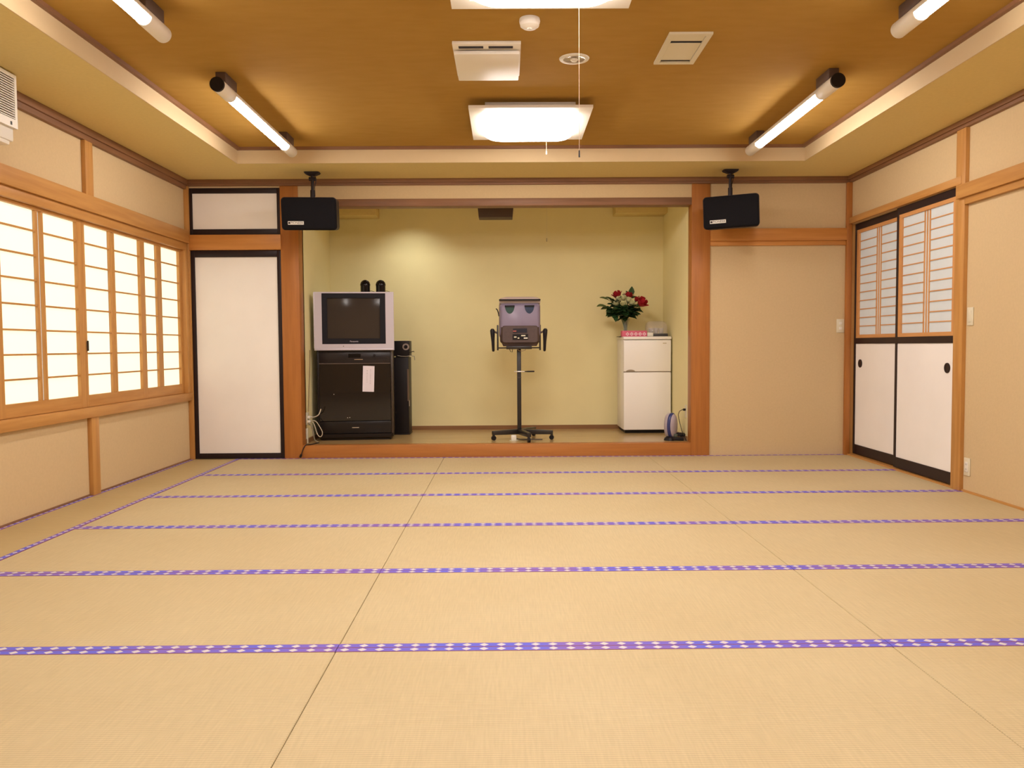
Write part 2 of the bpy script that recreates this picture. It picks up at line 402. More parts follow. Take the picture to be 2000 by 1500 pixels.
# ------------------------------------------------------------------ left wall timbers and shoji window
struct('trim_23', box(XL, XL+0.045, YR, D-0.035, 1.925, 2.035), WY, 'orange wooden rail above the paper windows', 'trim', 0.003)
struct('trim_24', box(XL-T, XL+0.025, WY0-0.05, WY1, 1.862, 1.925), WY, 'grooved wooden head of the paper windows', 'trim', 0.003)
struct('trim_25', box(XL-T, XL+0.04, WY0-0.05, D-0.035, 0.535, 0.602), WY, 'wooden sill below the paper windows', 'trim', 0.003)
struct('trim_26', box(XL-T, XL+0.03, 7.135, D-0.036, 0.602, 1.862), WZ, 'wooden jamb of the paper windows at the cupboard corner', 'trim', 0.003)
struct('trim_27', box(XL, XL+0.03, 5.485, 5.585, 2.035, c0-0.03), WZ, 'short wooden post above the paper windows', 'trim', 0.003)
struct('trim_28', box(XL, XL+0.03, 5.46, 5.56, 0.0, 0.535), WZ, 'short wooden post below the paper windows', 'trim', 0.003)
struct('trim_29', box(XL, XL+0.012, YR, 7.19, 0.0, 0.012), DY, 'thin dark floor strip along the window wall', 'trim')
paper_lit = emis('backlit_shoji_paper', WIN_COL, WIN_STR, (0.35,0.33,0.28))
win = thing('window_1', 'row of glowing white paper windows in a wooden lattice', 'window', (XL, 5.8, 0.602), kind='structure')
ZB0, ZB1 = 0.684, 1.842
bars = [1.716, 1.566, 1.416, 1.265, 1.114, 0.968, 0.823]
def sash(y0, y1, pl, pr, xo, mid, dbl):
    """one sliding sash; y0,y1 outer, pl,pr pane limits, mid = centre muntin limits"""
    o = obj('sash', bmesh.new(), WY, win, (xo, 0, 0))
    bm = bmesh.new(); oy, oz = -5.8, -0.602
    A = lambda nm, m, a, b, c, d, x0=-0.032, x1=0.0: obj(nm, box(x0, x1, a+oy, b+oy, c+oz, d+oz), m, o, bevel=0.0012, seg=1)
    A('stile', WZ, y0, pl, 0.604, 1.862); A('stile', WZ, pr, y1, 0.604, 1.862)
    A('rail', WY, pl, pr, 0.604, ZB0); A('rail', WY, pl, pr, ZB1, 1.862)
    segs = ((pl, mid[0]), (mid[1], pr))
    if dbl:
        t = 0.024
        A('muntin', WZ, mid[0], mid[0]+t, ZB0, ZB1, -0.022, -0.004); A('muntin', WZ, mid[1]-t, mid[1], ZB0, ZB1, -0.022, -0.004)
        A('paper_pane', paper_lit, mid[0]+t, mid[1]-t, ZB0, ZB1, -0.026, -0.023)
    else:
        A('muntin', WZ, mid[0], mid[1], ZB0, ZB1, -0.022, -0.004)
    zs = [ZB1] + bars + [ZB0]
    for (a, b) in segs:
        for k in range(len(zs)-1):
            A('paper_pane', paper_lit, a, b, zs[k+1], zs[k], -0.026, -0.023)
        for zb in bars:
            A('muntin', WY, a, b, zb-0.0055, zb+0.0055, -0.022, -0.006)
    return o
sash(4.505, 5.475, 4.588, 5.410, -0.005, (4.947, 5.030), True)
sash(5.478, 6.410, 5.507, 6.332, -0.005, (5.858, 5.932), True)
sash(6.411, 7.135, 6.420, 7.096, -0.010, (6.650, 6.738), False)
sash(3.53, 4.51, 3.60, 4.44, -0.045, (3.98, 4.06), True)
sash(2.602, 3.555, 2.66, 3.49, -0.005, (3.03, 3.11), True)
latch = obj('latch', box(0.0, 0.008, 5.487-5.8, 5.500-5.8, 0.985-0.602, 1.055-0.602), black_mt, win, bevel=0.001, seg=1)

# ------------------------------------------------------------------ right wall timbers and sliding doors
struct('trim_30', box(XR-0.03, XR+0.05, 5.43, D-0.04, 2.064, 2.118), WY, 'wooden head beam over the sliding doors', 'trim', 0.003)
struct('trim_31', box(XR-0.027, XR+0.1, 5.387, 5.499, 0.0, c0), WZ, 'pale wooden post beside the sliding doors', 'trim', 0.004)
struct('trim_32', box(XR-0.05, XR, YR, 5.455, 1.965, 2.055), WY, 'wooden rail along the plain wall beyond the sliding doors', 'trim', 0.003)
struct('trim_33', box(XR-0.03, XR, YR, 5.387, 1.920, 1.965), WY, 'thin wooden strip under the rail of the plain wall', 'trim', 0.002)
struct('trim_34', box(XR-0.012, XR, YR, 5.387, 0.0, 0.014), WY, 'thin wooden floor strip along the plain wall', 'trim')
struct('trim_35', box(XR-0.02, XR+0.1, 5.499, 7.21, -0.02, 0.012), WY, 'wooden floor track of the sliding doors', 'trim')
struct('trim_36', box(XR-0.002, XR+0.1, 7.213, D, 0.0, 2.064), WZ, 'wooden jamb of the sliding doors in the far corner', 'trim', 0.002)
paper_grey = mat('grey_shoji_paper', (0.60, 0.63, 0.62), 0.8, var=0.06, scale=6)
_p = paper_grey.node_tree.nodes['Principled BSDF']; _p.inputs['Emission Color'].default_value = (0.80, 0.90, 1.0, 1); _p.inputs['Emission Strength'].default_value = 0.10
WS = [wood('shoji_strip_'+a, (0.66, 0.33, 0.12), (0.58, 0.27, 0.09), a) for a in 'yz']
def slide_door(name, label, y0, y1, xo, pull_y):
    t = thing(name, label, 'sliding door', (XR+xo, (y0+y1)/2, 0.016), kind='structure')
    hw = (y1-y0)/2; H = 2.064-0.018
    A = lambda nm, m, a, b, c, d, x0=0.0, x1=0.03, p=None, bv=0.0012: obj(nm, box(x0, x1, a, b, c-0.016, d-0.016), m, p or t, bevel=bv, seg=1)
    st = 0.030
    A('stile', lacquer, -hw, -hw+st, 0.018, 2.06); A('stile', lacquer, hw-st, hw, 0.018, 2.06)
    A('rail', lacquer, -hw+st, hw-st, 0.018, 0.100); A('rail', lacquer, -hw+st, hw-st, 1.000, 1.050); A('rail', lacquer, -hw+st, hw-st, 2.005, 2.06)
    a, b, z0, z1 = -hw+st, hw-st, 1.050, 2.005
    A('panel', fusuma_m, a, b, 0.100, 1.000, 0.006, 0.024)
    lat = A('lattice_rail', WS[0], a, b, z0, z0+0.030, 0.004, 0.02); A('lattice_rail', WS[0], a, b, z1-0.03, z1, 0.004, 0.02)
    A('lattice_stile', WS[1], a, a+0.045, z0+0.03, z1-0.03, 0.004, 0.02); A('lattice_stile', WS[1], b-0.045, b, z0+0.03, z1-0.03, 0.004, 0.02)
    pl, pr, pb, pt = a+0.045, b-0.045, z0+0.03, z1-0.03
    c = (pl+pr)/2
    for dy in (-0.036, 0.0, 0.036):
        A('muntin', WS[1], c+dy-0.008, c+dy+0.008, pb, pt, 0.0145, 0.0178, bv=0)
    n = 12; zs = [pb + (pt-pb)*k/n for k in range(n+1)]
    for k in range(n):
        for (u, v) in ((pl, c-0.044), (c-0.028, c-0.008), (c+0.008, c+0.028), (c+0.044, pr)):
            A('paper_pane', paper_grey, u, v, zs[k], zs[k+1], 0.018, 0.021, bv=0)
    for k in range(1, n):
        A('muntin', WS[0], pl, c-0.044, zs[k]-0.004, zs[k]+0.004, 0.0125, 0.0178, bv=0); A('muntin', WS[0], c+0.044, pr, zs[k]-0.004, zs[k]+0.004, 0.0125, 0.0178, bv=0)
    bm = bmesh.new(); lathe(bm, [(0.0, 0.004), (0.024, 0.004), (0.030, 0.007), (0.036, 0.006), (0.036, 0.0), (0, 0)], 20)
    bmesh.ops.rotate(bm, verts=bm.verts[:], matrix=Matrix.Rotation(-PI/2, 3, 'Y'))
    obj('finger_pull', bm, lacquer, t, (0.006, pull_y-(y0+y1)/2, 0.826-0.016), smooth=30)
    return t
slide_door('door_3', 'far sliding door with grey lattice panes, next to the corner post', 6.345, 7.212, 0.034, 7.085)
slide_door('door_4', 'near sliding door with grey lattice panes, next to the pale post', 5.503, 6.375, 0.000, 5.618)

# ------------------------------------------------------------------ wall plates
def plate(name, label, cat, loc, rot, wd, h, kind):
    t = thing(name, label, cat, loc, rot)
    obj('cover', box(-wd/2, wd/2, -0.007, 0, -h/2, h/2), ivory, t, bevel=0.003)
    if kind == 'double':
        for dz in (0.022, -0.022): obj('rocker', box(-0.014, 0.014, -0.011, -0.006, dz-0.012, dz+0.012), white_pl, t, bevel=0.002)
    if kind == 'blank':
        obj('rocker', box(-0.017, 0.017, -0.010, -0.006, -0.038, 0.038), ivory, t, bevel=0.002)
    if kind == 'outlet':
        s = obj('socket_insert', box(-0.018, 0.018, -0.011, -0.006, -0.034, 0.034), white_pl, t, bevel=0.002)
        for dz in (0.017, -0.017):
            for dx in (-0.006, 0.006): obj('slot', box(dx-0.001, dx+0.001, -0.0115, -0.0108, dz-0.006, dz+0.006), shadow_m, s)
    return t
plate('light_switch', 'double white light switch on the plain panel by the corner post', 'light switch', (2.999, D, 1.161), (0,0,0), 0.070, 0.122, 'double')
plate('light_switch', 'ivory switch plate beside the pale post', 'light switch', (XR, 5.335, 1.176), (0,0,-PI/2), 0.07, 0.120, 'blank')
plate('wall_outlet', 'ivory wall outlet low on the wall beside the pale post', 'outlet', (XR, 5.338, 0.172), (0,0,-PI/2), 0.07, 0.12, 'outlet')

# ================================================================== CEILING FIXTURES
lamp_glow = emis('lamp_diffuser', LAMP_COL, LAMP_STR)
tube_glow = emis('fluorescent_tube', TUBE_COL, TUBE_STR)
frame_m = mat('lamp_frame_cream', (0.82, 0.76, 0.66), 0.45)
def square_lamp(loc, label):
    t = thing('ceiling_lamp', label, 'ceiling lamp', loc, group='square ceiling lamps')
    # local z=0 is the ceiling
    bm = box(-0.30, 0.30, -0.30, 0.30, -0.046, -0.0005); bx(bm, -0.345, 0.345, -0.345, 0.345, -0.0495, -0.046); obj('mounting_box', bm, frame_m, t)
    bm = bmesh.new(); s, i_ = 0.405, 0.318
    for a in ((-s, s, -s, -i_), (-s, s, i_, s), (-s, -i_, -i_, i_), (i_, s, -i_, i_)): bx(bm, a[0], a[1], a[2], a[3], -0.068, -0.05)
    bmesh.ops.remove_doubles(bm, verts=bm.verts[:], dist=1e-5)
    obj('frame', bm, frame_m, t)
    bm = bmesh.new(); secs = []
    for k, (sc, z) in enumerate(((0.635, -0.05), (0.635, -0.072), (0.620, -0.094), (0.57, -0.112), (0.46, -0.123), (0.25, -0.128))):
        secs.append([(p[0], p[1], z) for p in rrect(sc, sc, 0.09*sc/0.635 + 0.02, 6)])
    loft(bm, secs); obj('diffuser', bm, lamp_glow, t, smooth=60)
    return t
square_lamp((0.168, 5.705, ZT), 'square glowing ceiling lamp nearer the alcove')
square_lamp((0.165, 3.36, ZT), 'square glowing ceiling lamp cut off by the top edge')
square_lamp((0.165, 1.015, ZT), 'unseen square ceiling lamp added overhead to light the room')  # unseen lamp, added in line with the others for more light

def tube_lamp(x, yf, yn, side, label):
    """round housing along Y from yn (near) to yf (far); lit 1.19 m section open below"""
    t = thing('tube_lamp', label, 'tube lamp', (x, (yf+yn)/2, 2.52), group='tube lamps in the raised ceiling')
    L_ = (yf-yn)/2; r = 0.040; lit = 0.595; off = 0.0
    a, b = -lit+off, lit+off
    for (u, v) in ((-L_, a), (b, L_)):
        bm = bmesh.new(); tube(bm, [(0, u, 0), (0, u+0.004, 0), (0, v-0.004, 0), (0, v, 0)], [r-0.004, r, r, r-0.004], 24)
        obj('end_housing', bm, frame_m, t, smooth=50)
    bm = bmesh.new(); n = 12; ring = []
    for k in range(n+1):
        an = math.radians(-5) + math.radians(190)*k/n
        ring.append(an)
    for ya in (a, b): pass
    vo = [[bm.verts.new((rr*math.cos(q), y, rr*math.sin(q))) for q in ring] for y in (a, b) for rr in (r, r-0.004)]
    for k in range(n):
        bm.faces.new((vo[0][k], vo[0][k+1], vo[2][k+1], vo[2][k])); bm.faces.new((vo[1][k], vo[1][k+1], vo[3][k+1], vo[3][k]))
    for k in (0, n): bm.faces.new((vo[0][k], vo[1][k], vo[3][k], vo[2][k]))
    obj('reflector', bm, frame_m, t, smooth=40)
    bm = bmesh.new(); tube(bm, [(0, a-0.01, -0.003), (0, b+0.01, -0.003)], 0.033, 20); obj('fluorescent_tube', bm, tube_glow, t, smooth=40)
    bm = bmesh.new(); tube(bm, [(0, -L_-0.006, 0), (0, -L_+0.012, 0)], r+0.0015, 24); obj('end_cap', bm, black_pl, t, smooth=40)
    for y in (-L_+0.16, L_-0.16):
        obj('bracket', box(-0.030, 0.030, y-0.10, y+0.10, 0.03, ZT-2.52), mat_bracket, t, bevel=0.003)
    return t
mat_bracket = mat('bronze_bracket', (0.10, 0.06, 0.045), 0.5)
tube_lamp(-1.660, 6.37, 4.735, -1, 'tube lamp near the cupboard, on the window side of the ceiling')
tube_lamp(1.925, 6.40, 4.715, 1, 'tube lamp near the plain panel, on the sliding door side of the ceiling')
tube_lamp(-1.655, 4.00, 2.365, -1, 'tube lamp on the window side cut off by the top edge')
tube_lamp(1.915, 3.98, 2.345, 1, 'tube lamp on the sliding door side cut off by the top edge')
tube_lamp(-1.655, 1.63, -0.005, -1, 'unseen tube lamp added on the window side to light the walls')  # this tube and the next are unseen, added to brighten the walls
tube_lamp(1.915, 1.61, -0.025, 1, 'unseen tube lamp added on the sliding door side to light the walls')

# ventilation fan cover
t = thing('ventilation_cover', 'square cream ventilation cover with two dark slots', 'vent', (-0.095, 4.585, ZT))
obj('frame', box(-0.182, 0.182, -0.255, 0.255, -0.018, -0.0005), frame_m, t, bevel=0.003)
obj('cover_panel', box(-0.176, 0.176, -0.185, 0.250, -0.046, -0.026), frame_m, t, bevel=0.005)
obj('spacer', box(-0.12, 0.12, -0.12, 0.2, -0.028, -0.017), white_pl, t)
for x0, x1 in ((-0.150, -0.018), (0.010, 0.140)): obj('slot', box(x0, x1, -0.225, -0.195, -0.0195, -0.0175), shadow_m, t)
# recessed downlight
t = thing('downlight', 'unlit round recessed downlight between lamp and hatch', 'downlight', (0.391, 4.60, ZT))
bm = bmesh.new(); lathe(bm, [(0.058, -0.003), (0.064, -0.009), (0.082, -0.006), (0.085, -0.0005)], 32); obj('trim_ring', bm, white_pl, t, smooth=40)
bm = bmesh.new(); lathe(bm, [(0.060, -0.006), (0.054, -0.0035), (0.03, -0.0012), (0.0, -0.001)], 32); obj('reflector', bm, mat('dl_reflector', (0.55, 0.5, 0.47), 0.25, metal=0.7), t, smooth=40)
bm = bmesh.new(); lathe(bm, [(0.0, -0.018), (0.016, -0.016), (0.022, -0.009), (0.02, -0.002)], 20); obj('bulb', bm, white_pl, t, smooth=40)
# smoke detector
t = thing('smoke_detector', 'round white smoke detector on the brown ceiling', 'smoke detector', (0.125, 4.05, ZT))
bm = bmesh.new(); lathe(bm, [(0.05, -0.0005), (0.052, -0.012), (0.05, -0.022), (0, -0.022)], 28); obj('base', bm, white_pl, t, smooth=40)
bm = bmesh.new(); lathe(bm, [(0.049, -0.022), (0.046, -0.036), (0.032, -0.046), (0.0, -0.046)], 28); obj('sensor_head', bm, frame_m, t, smooth=40)
bm = bmesh.new(); lathe(bm, [(0.014, -0.046), (0.012, -0.052), (0.0, -0.052)], 16); obj('sensor_tip', bm, white_pl, t, smooth=40)
# air grille hatch
t = thing('ceiling_grille', 'cream rectangular air grille in the brown ceiling', 'vent', (0.963, 4.445, ZT))
bm = bmesh.new()
for a in ((-0.113, 0.113, -0.225, -0.195), (-0.113, 0.113, 0.197, 0.225), (-0.113, -0.085, -0.195, 0.197), (0.085, 0.113, -0.195, 0.197)): bx(bm, a[0], a[1], a[2], a[3], -0.012, -0.0005)
obj('frame', bm, ivory, t)
obj('opening', box(-0.085, 0.085, -0.195, 0.197, -0.0025, -0.0005), shadow_m, t)
obj('flap', box(-0.083, 0.083, -0.085, 0.165, -0.008, -0.004), ivory, t, bevel=0.001, seg=1)
obj('flap', box(-0.083, 0.083, -0.190, -0.115, -0.007, -0.004), ivory, t, bevel=0.001, seg=1)
# pull cords
cord_m = mat('cord_thread', (0.40, 0.27, 0.19), 0.7)
t = thing('pull_cord', 'thin pull cord with dark end piece hanging from the nearer lamp', 'pull cord', (0.331, 3.64, 2.492))
bm = bmesh.new(); tube(bm, [(0,0,0.01), (0,0,-0.622)], 0.0009, 6); obj('cord', bm, cord_m, t)
bm = bmesh.new(); lathe(bm, [(0.0, -0.653), (0.004, -0.651), (0.003, -0.622), (0, -0.620)], 10); obj('end_piece', bm, black_pl, t)
t = thing('pull_cord', 'short pale pull cord hanging from the lamp nearer the alcove', 'pull cord', (0.302, 5.98, 2.476))
bm = bmesh.new(); tube(bm, [(0,0,0.02), (0,0,-0.05)], 0.0011, 6); obj('cord', bm, cord_m, t)
bm = bmesh.new(); lathe(bm, [(0.0, -0.075), (0.004, -0.073), (0.003, -0.05), (0, -0.048)], 10); obj('end_piece', bm, white_pl, t)
t = thing('pull_cord', 'thin dark pull cord hanging in the middle of the alcove', 'pull cord', (0.404, 8.0, 2.50))
bm = bmesh.new(); tube(bm, [(0,0,0), (0,0,-0.44)], 0.0012, 6); obj('cord', bm, ivory, t)
bm = bmesh.new(); lathe(bm, [(0.0, -0.476), (0.0035, -0.474), (0.0025, -0.44), (0, -0.438)], 10); obj('end_piece', bm, mat('cord_end', (0.12,0.09,0.06), 0.5), t)
# dark box hanging in the alcove
t = thing('hanging_lamp_box', 'dark brown box hanging under the alcove ceiling', 'light box', (-0.098, 8.0, 2.50))
bm = bmesh.new(); loft(bm, [[(-0.165,-0.09,-0.246),(0.165,-0.09,-0.246),(0.165,0.09,-0.246),(-0.165,0.09,-0.246)], [(-0.178,-0.10,-0.10),(0.178,-0.10,-0.10),(0.178,0.10,-0.10),(-0.178,0.10,-0.10)]])
obj('housing', bm, mat('brown_housing', (0.075, 0.042, 0.03), 0.5), t, bevel=0.003)
obj('hanger', box(-0.06, 0.06, -0.03, 0.03, -0.10, 0.0), mat_bracket, t)
# alcove downlight that washes the rear wall
t = thing('alcove_downlight', 'small round downlight in the alcove ceiling above the television', 'downlight', (-0.98, 8.10, 2.50))
bm = bmesh.new(); lathe(bm, [(0.040, -0.002), (0.045, -0.007), (0.058, -0.005), (0.060, -0.0005)], 24); obj('trim_ring', bm, white_pl, t, smooth=40)
ld = bpy.data.lights.new('spot_bulb', 'SPOT'); ld.energy = SPOT_W; ld.color = (0.96, 0.96, 0.90); ld.spot_size = math.radians(115); ld.spot_blend = 1.0; ld.shadow_soft_size = 0.035
lo = bpy.data.objects.new('spot_bulb', ld); COL.objects.link(lo); lo.parent = t; lo.location = (0, 0, -0.012); lo.rotation_euler = (math.radians(8), 0, 0)

# ------------------------------------------------------------------ air conditioner on the window wall
t = thing('air_conditioner', 'white wall air conditioner with a ribbed grille above the windows', 'air conditioner', (XL, 4.02, 2.10))
obj('body', box(0.0, 0.185, -0.42, 0.42, 0.02, 0.375), white_pl, t, bevel=0.01)
fr = obj('front_frame', bmesh.new(), white_pl, t)
bm = bmesh.new()
for a in ((-0.42, -0.40, 0.09, 0.375), (0.405, 0.425, 0.09, 0.375), (-0.40, 0.405, 0.355, 0.375), (-0.40, 0.405, 0.09, 0.135)): bx(bm, 0.185, 0.205, a[0], a[1], a[2], a[3])
bm.to_mesh(fr.data); bm.free(); fr.data.materials.append(white_pl)
obj('grille_recess', box(0.186, 0.188, -0.40, 0.405, 0.135, 0.355), mat('grille_dark', (0.03, 0.025, 0.06), 0.6), t)
for k in range(17):
    z = 0.140 + k*0.0127
    if k == 0: sl = obj('slat', box(0.188, 0.203, -0.40, 0.405, 0, 0.0048), white_pl, t, (0, 0, z))
    else: inst(sl, t, (0, 0, z))
obj('outlet_hood', box(0.11, 0.175, -0.40, 0.40, 0.0, 0.085), white_pl, t, bevel=0.008)
obj('louvre', box(0.170, 0.180, -0.36, 0.33, 0.045, 0.062), shadow_m, t)
obj('indicator', box(0.204, 0.207, 0.36, 0.372, 0.100, 0.118), black_pl, t)

# ------------------------------------------------------------------ ceiling-hung loudspeakers
def hung_speaker(loc, yaw, pitch, roll, label, blabel, ybr):
    t = thing('hanging_loudspeaker', label, 'loudspeaker', loc, (pitch, roll, yaw), group='loudspeakers hung from the ceiling')
    W, H = 0.455, 0.270
    bm = bmesh.new()
    s0 = [(x, -0.10, z) for x, z in rrect(W, H, 0.03)]
    s1 = [(x, 0.10, z) for x, z in rrect(W*0.96, H*0.97, 0.03)]
    s2 = [(x, 0.17, z) for x, z in rrect(W*0.80, H*0.86, 0.03)]
    loft(bm, [s0, s1, s2]); obj('cabinet', bm, mat_spk, t, smooth=40)
    bm = bmesh.new()
    loft(bm, [[(x, -0.10, z) for x, z in rrect(W*0.985, H*0.975, 0.028)], [(x, -0.118, z) for x, z in rrect(W*0.97, H*0.95, 0.026)], [(x, -0.124, z) for x, z in rrect(W*0.93, H*0.90, 0.02)]])
    obj('grille', bm, dark_cloth, t, smooth=40)
    pl = obj('badge', box(-0.172, -0.042, -0.1275, -0.1235, -0.090, -0.062), white_pl, t, bevel=0.001, seg=1)
    text('lettering', 'PIONEER', 0.026, lacquer, pl, (-0.098, -0.1278, -0.076), (PI/2, 0, 0))
    obj('badge_mark', box(-0.168, -0.152, -0.1282, -0.1274, -0.084, -0.068), lacquer, pl)
    # bracket
    b = thing('speaker_bracket', blabel, 'bracket', (loc[0], ybr, ZC), group='ceiling brackets of the loudspeakers')
    bm = bmesh.new(); loft(bm, [[(x, y, -0.0005) for x, y in rrect(0.13, 0.10, 0.02)], [(x, y, -0.012) for x, y in rrect(0.12, 0.09, 0.02)], [(x, y, -0.03) for x, y in rrect(0.05, 0.05, 0.015)]]); obj('ceiling_plate', bm, mat_spk, b, smooth=40)
    bm = bmesh.new(); cyl(bm, (0,0,-0.03), (0,0,-0.17), 0.013, 14); obj('pole', bm, mat_spk, b, smooth=40)
    bm = bmesh.new(); cyl(bm, (-0.028,0,-0.055), (0.030,0,-0.055), 0.016, 14); obj('knuckle', bm, mat_spk, b, smooth=40)
    bm = bmesh.new(); cyl(bm, (0,0,-0.150), (0,0,loc[2]+H/2-ZC-0.004), 0.019, 14); obj('swivel', bm, mat_spk, b, smooth=40)
    bm = bmesh.new(); tube(bm, [(0.018,0,-0.02), (0.030,0.01,-0.06), (0.016,0.01,-0.12), (0.016,0.02,-0.2)], 0.003, 6); obj('cable', bm, black_pl, b, smooth=40)
mat_spk = mat('speaker_shell', (0.022, 0.015, 0.018), 0.5, spec=0.3)
hung_speaker((-1.640, 6.87, 2.122), math.radians(3), math.radians(7), 0.0, 'black loudspeaker hung above the cupboard side of the alcove', 'dark ceiling bracket holding the loudspeaker near the cupboard', 6.93)
hung_speaker((1.915, 6.87, 2.118), math.radians(-19), math.radians(5), math.radians(-1.5), 'black loudspeaker hung in front of the plain panel', 'dark ceiling bracket holding the loudspeaker by the plain panel', 6.92)

# ================================================================== ALCOVE CONTENTS
# ------------------------------------------------------------------ equipment rack
RR = math.radians(6)
rack = thing('equipment_rack', 'black equipment rack with glass door under the television', 'rack', (-1.44, 7.655, ZF), (0, 0, RR))
RW = 0.71; RH = 0.855
rack_m = mat('rack_black', (0.014, 0.009, 0.008), 0.35, spec=0.3)
obj('side_panel', box(-RW/2, -RW/2+0.02, 0.0, 0.40, 0.06, RH), rack_m, rack, bevel=0.003)
obj('side_panel', box(RW/2-0.02, RW/2, 0.0, 0.40, 0.06, RH), mat('rack_edge', (0.05,0.032,0.022), 0.35), rack, bevel=0.003)  # browner than its twin: edge highlight put into the panel colour
obj('back_panel', box(-RW/2+0.02, RW/2-0.02, 0.38, 0.40, 0.06, RH-0.018), rack_m, rack)
obj('top_panel', box(-RW/2+0.02, RW/2-0.02, 0.0, 0.40, RH-0.018, RH), rack_m, rack)
bm = bmesh.new(); loft(bm, [[(x, y+0.19, 0.0) for x, y in rrect(RW-0.05, 0.36, 0.03)], [(x, y+0.19, 0.012) for x, y in rrect(RW-0.05, 0.36, 0.03)], [(x, y+0.185, 0.03) for x, y in rrect(RW, 0.40, 0.03)], [(x, y+0.185, 0.062) for x, y in rrect(RW, 0.41, 0.03)]])
obj('plinth', bm, rack_m, rack, smooth=40)
lw = obj('lower_drawer', box(-RW/2+0.02, RW/2-0.02, -0.008, 0.30, 0.066, 0.180), mat('drawer_front', (0.012,0.009,0.009), 0.25, spec=0.35), rack, bevel=0.003)
obj('drawer_mark', box(-0.035, 0.030, -0.0100, -0.0078, 0.118, 0.124), chrome, lw)
up = obj('amplifier', box(-RW/2+0.02, RW/2-0.02, -0.006, 0.34, 0.735, 0.836), mat('amp_front', (0.015,0.011,0.013), 0.28, spec=0.4), rack, bevel=0.003)
obj('display_window', box(-0.06, 0.055, -0.0075, -0.0055, 0.785, 0.822), black_gl, up)
bm = bmesh.new(); tube(bm, [(0.185, -0.006, 0.805), (0.185, -0.022, 0.805)], 0.012, 16); obj('knob', bm, black_pl, up, smooth=40)
obj('name_mark', box(-0.005, 0.075, -0.0080, -0.0058, 0.765, 0.771), chrome, up)
# machines behind the door and the glass itself
for z0, z1 in ((0.60, 0.715), (0.46, 0.585), (0.30, 0.445), (0.190, 0.285)):
    u_ = obj('player_unit', box(-RW/2+0.03, RW/2-0.03, 0.014, 0.34, z0, z1), mat('unit_front', (0.05, 0.034, 0.03), 0.5), rack, bevel=0.003)
    obj('front_strip', box(-0.24, 0.10, 0.0125, 0.0145, z0+0.03, z0+0.042), mat('unit_strip', (0.10, 0.07, 0.06), 0.4), u_)
for px, pz in ((-0.20, 0.44), (-0.075, 0.215), (-0.055, 0.217)):
    obj('indicator', box(px-0.003, px+0.003, -0.0095, -0.0075, pz-0.003, pz+0.003), white_pl, rack)
obj('glass_door', box(-RW/2+0.022, RW/2-0.022, -0.008, -0.002, 0.186, 0.728), glassy('smoked_glass', (0.012, 0.009, 0.008), 0.06, 0.0), rack)
obj('door_edge', box(-RW/2+0.022, RW/2-0.022, -0.0085, -0.0015, 0.728, 0.733), mat('door_edge', (0.2,0.15,0.13), 0.3), rack)
# note on the door
nt = thing('paper_note', 'white paper note taped to the rack door', 'note', (-1.318, 7.657, 0.575), (0, math.radians(2), RR))
obj('sheet', box(-0.054, 0.054, -0.0012, 0.0, 0.0, 0.245), mat('note_paper', (0.82, 0.76, 0.84), 0.7), nt)
ink = mat('faint_ink', (0.42, 0.36, 0.42), 0.8)
for cx, z0, n in ((-0.014, 0.09, 9), (0.018, 0.075, 11)):
    for k in range(n):
        ww = random.uniform(0.003, 0.007); z = z0 + k*0.0135
        obj('pen_mark', box(cx-ww, cx+ww, -0.0016, -0.0011, z, z+random.uniform(0.002, 0.005)), ink, nt)

# ------------------------------------------------------------------ television
tv = thing('crt_television', 'silver box television standing on the black rack', 'television', (-1.44, 7.655, ZF+RH), (0, 0, RR))
TW, TH = 0.742, 0.550
bm = bmesh.new()
def fr_sec(w_, h_, r_, y, zc): return [(x, y, z+zc) for x, z in rrect(w_, h_, r_)]
loft(bm, [fr_sec(TW-0.02, TH-0.02, 0.02, 0.03, TH/2), fr_sec(TW-0.03, TH-0.05, 0.04, 0.10, TH/2-0.0), fr_sec(0.56, 0.42, 0.05, 0.28, 0.235), fr_sec(0.36, 0.30, 0.05, 0.40, 0.20)])
obj('rear_shell', bm, mat('tv_rear', (0.05, 0.045, 0.05), 0.5), tv, smooth=40)
def ring_frame(w_, h_, x0, x1, z0, z1, y0, y1):
    bm = bmesh.new()
    bx(bm, -w_/2, x0, y0, y1, 0, h_); bx(bm, x1, w_/2, y0, y1, 0, h_); bx(bm, x0, x1, y0, y1, 0, z0); bx(bm, x0, x1, y0, y1, z1, h_)
    return bm
bz = obj('bezel', ring_frame(TW, TH, -0.298, 0.294, 0.060, 0.537, -0.028, 0.035), silver, tv, (0, 0, 0.0))
obj('lower_lip', box(-TW/2+0.008, TW/2-0.008, -0.040, -0.026, 0.0, 0.016), silver, bz, bevel=0.004)
obj('bezel_side', box(-TW/2-0.003, -TW/2+0.005, -0.03, 0.05, 0.02, TH-0.006), silver, bz, bevel=0.002)
sur = obj('screen_surround', ring_frame(0.592, 0.477, -0.248, 0.244, 0.052, 0.432, -0.022, 0.02), mat('tv_mask', (0.008, 0.008, 0.014), 0.4, spec=0.25), tv, (-0.002, 0, 0.060))
bm = bmesh.new(); nx, nz = 12, 10; gv = []
for j in range(nz+1):
    row = []
    for i in range(nx+1):
        a, b = i/nx*2-1, j/nz*2-1
        row.append(bm.verts.new((-0.004+a*0.248, -0.004-0.014*(1-0.55*a*a-0.45*b*b), 0.302+b*0.192)))
    gv.append(row)
for j in range(nz):
    for i in range(nx): bm.faces.new((gv[j][i], gv[j][i+1], gv[j+1][i+1], gv[j+1][i]))
obj('screen', bm, mat('crt_glass', (0.048, 0.038, 0.032), 0.10, spec=0.35), tv, smooth=60)
